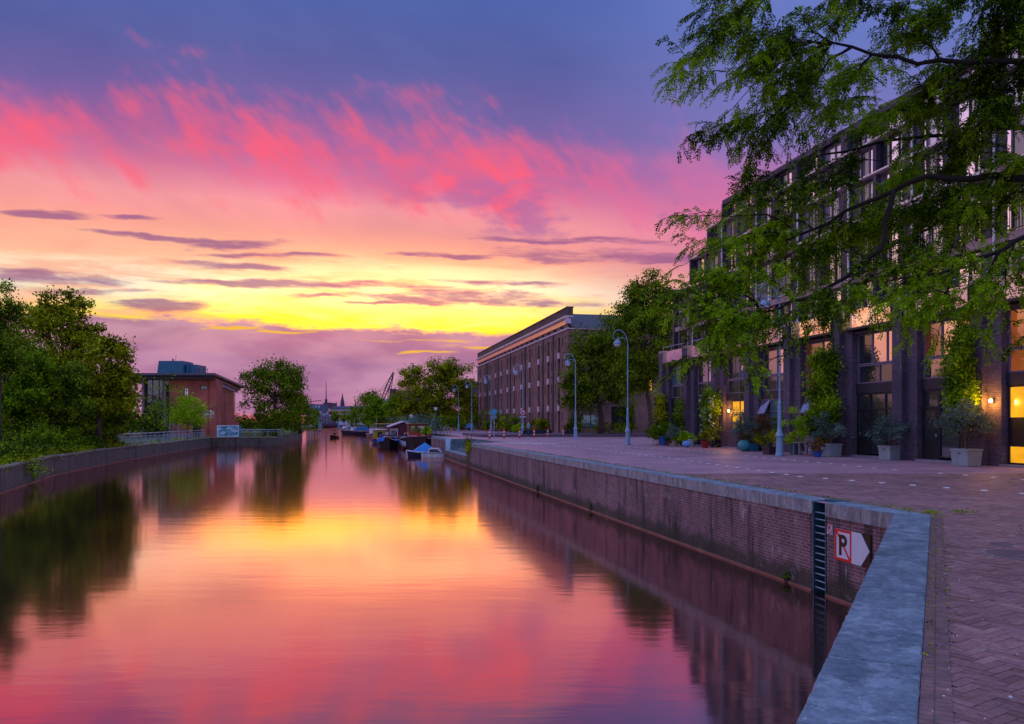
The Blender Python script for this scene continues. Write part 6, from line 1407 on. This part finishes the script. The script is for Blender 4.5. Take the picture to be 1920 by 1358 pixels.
# big dark boat with blue covers, and a row further off
o, rows = boat('long_barge', bx(676,215), 215, R(196), 9.5, 3.0, 1.05, (48,34,50), 'long dark boat with blue covers and a pink gunwale', rail=(200,140,140), bow=.35)
MB().prism_y([(-3.5,1.0),(2.2,1.05),(.8,2.2),(-1.2,2.5),(-2.6,1.6)],-.9,.9).build('blue_cover', pm('cover_blue',(60,110,160)), o); MB().box(-4.6,-3.6,-1,1,1.0,1.9).build('aft_cabin', CURT, o)
fb = [(704,178,8,2.8,(60,66,92),'grey blue boat with a white rail row behind the wooden cruiser'),(664,238,6.5,2.4,(36,32,46),'small dark boat left of the long dark one'),(655,262,7,2.5,(60,50,60),'dark launch with white cabin farther up the quay'),(648,310,8,2.8,(70,60,80),'distant boat beside the yellow crane boat row'),(655,345,9,3,(44,40,56),'distant low barge near the bridge on the right side')]
for i,(px_,Y,L_,B_,c_,lab) in enumerate(fb):
    o, rows = boat('moored_boat', bx(px_,Y), Y, TOW+R(12), L_, B_, .9, c_, lab, rail=(180,180,195))
    MB().prism_x([(-B_*.32,.85),(B_*.32,.85),(B_*.26,2.0),(-B_*.26,2.0)],-L_*.3,L_*.2).build('cabin', (CURT,WSH,TEAL)[i%3], o); MB().tube([(L_*.1,0,1.9),(L_*.1,0,4.5)],.06,5).build('mast', METAL, o)
o, rows = boat('white_barge', bx(584,400), 400, TOW, 9, 3.4, 1.0, (60,40,50), 'far boat with a white roof at the left canal edge', rail=(160,160,180), group=None); MB().box(-3,2.5,-1.2,1.2,.9,2.3).build('cabin', WSH, o)
o = MB().box(-7.5,7.5,-1.5,1.5,.1,3.2).box(-7.7,7.7,-1.7,1.7,3.21,3.5).build('white_pavilion', WSH, label='white low pavilion at the right end of the bridge', cat='pavilion'); o.location = (bx(660,470),470,0)
# passing launch with two people
o, rows = boat('open_launch', bx(626.5,168), 168, TOW-R(10), 4.6, 1.7, .5, (46,24,32), 'small open launch with two people coming down the middle of the canal', deck=(120,60,40), rail=(225,90,50), sheer=.35, group=None)
for y_ in (-.35,.4): MB().box(-.9+y_,-.5+y_,-.65,.65,.45,.55).build('thwart', wood, o)
JK = pm('coat_red',(150,60,50)); JD = pm('coat_dark',(40,34,48)); TR = pm('trousers',(36,38,56))
Mo = Matrix.Translation(o.location)@Matrix.Rotation(o.rotation_euler.z,4,'Z')
p1 = Mo@Vector((-1.05,.0,.60)); p2 = Mo@Vector((-.3,.1,.60))
person('person', p1, TOW-R(10)+PI/2, 'person in a red jacket sitting aft in the small launch', JK, TR, 'sit')
person('person', p2, TOW-R(10)+PI/2, 'person in a dark coat sitting forward in the small launch', JD, TR, 'sit')
g = G(994,819.5); person('person', (g[0]-.2,g[1]-.9,0), R(-60), 'person in a pale blue coat walking past the dark planters', pm('coat_pale',(110,150,180)), pm('trousers_blue',(40,60,95)), 'stand')
# bicycles by the barge
def bicycle(loc, rz, label, col):
    r = empty('bicycle', loc, rz, label, 'bicycle', 'bicycles parked by the barge')
    for x_ in (-.52,.52):
        mb = MB(); mb.tube([(x_+.33*math.cos(2*PI*i/18),0,.34+.33*math.sin(2*PI*i/18)) for i in range(19)],.018,5,False); wl_ = mb.build('wheel', BLK, r)
        mb = MB()
        for i in range(8): mb.tube([(x_,0,.34),(x_+.32*math.cos(2*PI*i/8),0,.34+.32*math.sin(2*PI*i/8))],.004,3)
        mb.build('spokes', METAL, wl_)
    m_ = pm('bike_%d_%d_%d'%col, col, rough=.4)
    MB().tube([(-.52,0,.34),(-.05,0,.32),(.40,0,.78),(-.18,0,.80),(-.05,0,.32)],.02,6).tube([(-.18,0,.80),(-.52,0,.34)],.014,5).tube([(.52,0,.34),(.38,0,.95)],.018,5).tube([(-.18,0,.80),(-.20,0,.92)],.015,5).build('frame', m_, r)
    MB().tube([(.30,-.28,.98),(.40,-.1,1.02),(.38,0,.97),(.40,.1,1.02),(.30,.28,.98)],.014,5).build('handlebar', METAL, r); MB().prism([(-.34,-.08),(-.1,-.02),(-.1,.02),(-.34,.08)],.92,.96).build('saddle', BLK, r)
bicycle((bx(822,101),101,0), R(20), 'leftmost parked bicycle beside the barge bow', (40,110,120))
bicycle((bx(829,102),102,0), R(-30), 'parked bicycle in the middle, by the bush', (60,60,70))
bicycle((bx(836,100),100,0), R(55), 'rightmost parked bicycle above the short quay wall', (150,150,165))
# litter, fallen leaves, joint weeds near the camera
pts = []; rr = random.Random(9)
for k in range(420):
    tt = rr.uniform(-.3,9.6); o_ = .56+abs(rr.gauss(0,.06)) if rr.random() < .6 else .73+rr.gauss(0,.02); q_ = AL(tt,o_); pts.append((q_[0],q_[1],.012+abs(rr.gauss(0,.012))))
leafcards('joint_weeds', pts, .024, LF_OL, None, label='tiny weeds and crumbs along the joint of the near coping', kind='stuff')['category'] = 'weeds'
pts = []
for cx_,cy_,n_p,s_ in ((9.0,12.4,60,.25),(8.2,12.0,40,.3),(8.0,14.2,60,.15),(7.35,14.05,90,.12),(9.6,12.9,30,.2)):
    for k in range(n_p): pts.append((cx_+rr.gauss(0,s_), cy_+rr.gauss(0,s_*.6), .006+abs(rr.gauss(0,.02))))
for k in range(260):
    Y = rr.uniform(14.2,45); o_ = .55+abs(rr.gauss(0,.08)); q_ = QL(Y,o_); 
    for j in range(4): pts.append((q_[0]+rr.gauss(0,.05), q_[1]+rr.gauss(0,.05), .012+abs(rr.gauss(0,.022))))
leafcards('paving_weeds', pts, .045, LF_MD, None, label='small green weeds growing between the plaza bricks', kind='stuff')['category'] = 'weeds'
pts = []
for k in range(170):
    Y = rr.uniform(4.3,15); xx = rr.uniform(AL((A[1]-Y)/.883,.75)[0] if Y < A[1] else qx(Y)+.8, .66*Y+.5); pts.append((xx,Y,.008))
leafcards('litter', pts, .022, pm('petal_pale',(205,205,210),rough=.7), None, label='pale petals and crumbs scattered over the near paving', kind='stuff')['category'] = 'litter'
# low plants at the foot of the ledge, ivy by the stairs
for Yp,lab in ((31.0,'small green tuft growing from the quay ledge, nearer one'),(39.5,'small green tuft growing from the quay ledge, farther one'),(17.2,'tiny green tuft on the ledge left of the ladder')):
    q_ = QL(Yp,-.06); bush('ledge_plant', (q_[0],q_[1],WZ+.08), .10,.10,.16 if Yp > 20 else .08, lab, LF_MD, n=160, leaf=.05, seed=int(Yp))
q_ = QL(61.6,-.08); r = empty('ivy', (q_[0],q_[1],0), rzq, 'ivy hanging over the quay wall end beside the water stairs', 'climbing plant')
pts = RNG.normal(size=(1100,3))*np.array([.42,.12,.26])+np.array([-.1,.03,-.15]); pts2 = RNG.normal(size=(220,3))*np.array([.12,.06,.5])+np.array([.3,.05,-.8]); leafcards('foliage', np.concatenate([pts,pts2]), .12, LF_OL, r); MB().tube([(0,0,.05),(.2,.06,-1.4)],.02,5).build('stem', BARK, r)

# fenders and mooring ropes
ROPE = pm('rope', (170,160,150), rough=.9, bump=0)
for a,b_,lab in (((bx(795,96.5),96.6,WZ+1.75),(-7.6,92.0,.05),'slack mooring rope from the big barge bow to the quay'),((bx(817,77.3)+.9,77.9,WZ+.5),(qx(78.5)+.1,78.6,.06),'short rope holding the little white motorboat'),((bx(727,104.3),104.4,WZ+1.6),(bx(752,98),99.0,WZ+1.5),'rope between the tarpaulin boat and the barge')):
    A_ = Vector(a); B_ = Vector(b_); pts_ = [A_.lerp(B_,k/8)-Vector((0,0,.35*math.sin(PI*k/8))) for k in range(9)]
    MB().tube(pts_, .03, 5).build('mooring_rope', ROPE, label=lab, cat='rope')
for k,(x_,s_) in enumerate(((7.2,-1),(3.5,-1),(0,-1),(-4,-1))):
    MB().lathe([(.02,.35),(.13,.42),(.15,.7),(.13,.98),(.02,1.05)],x_,s_*2.25,8).build('fender', WSH, br_, smooth=True)
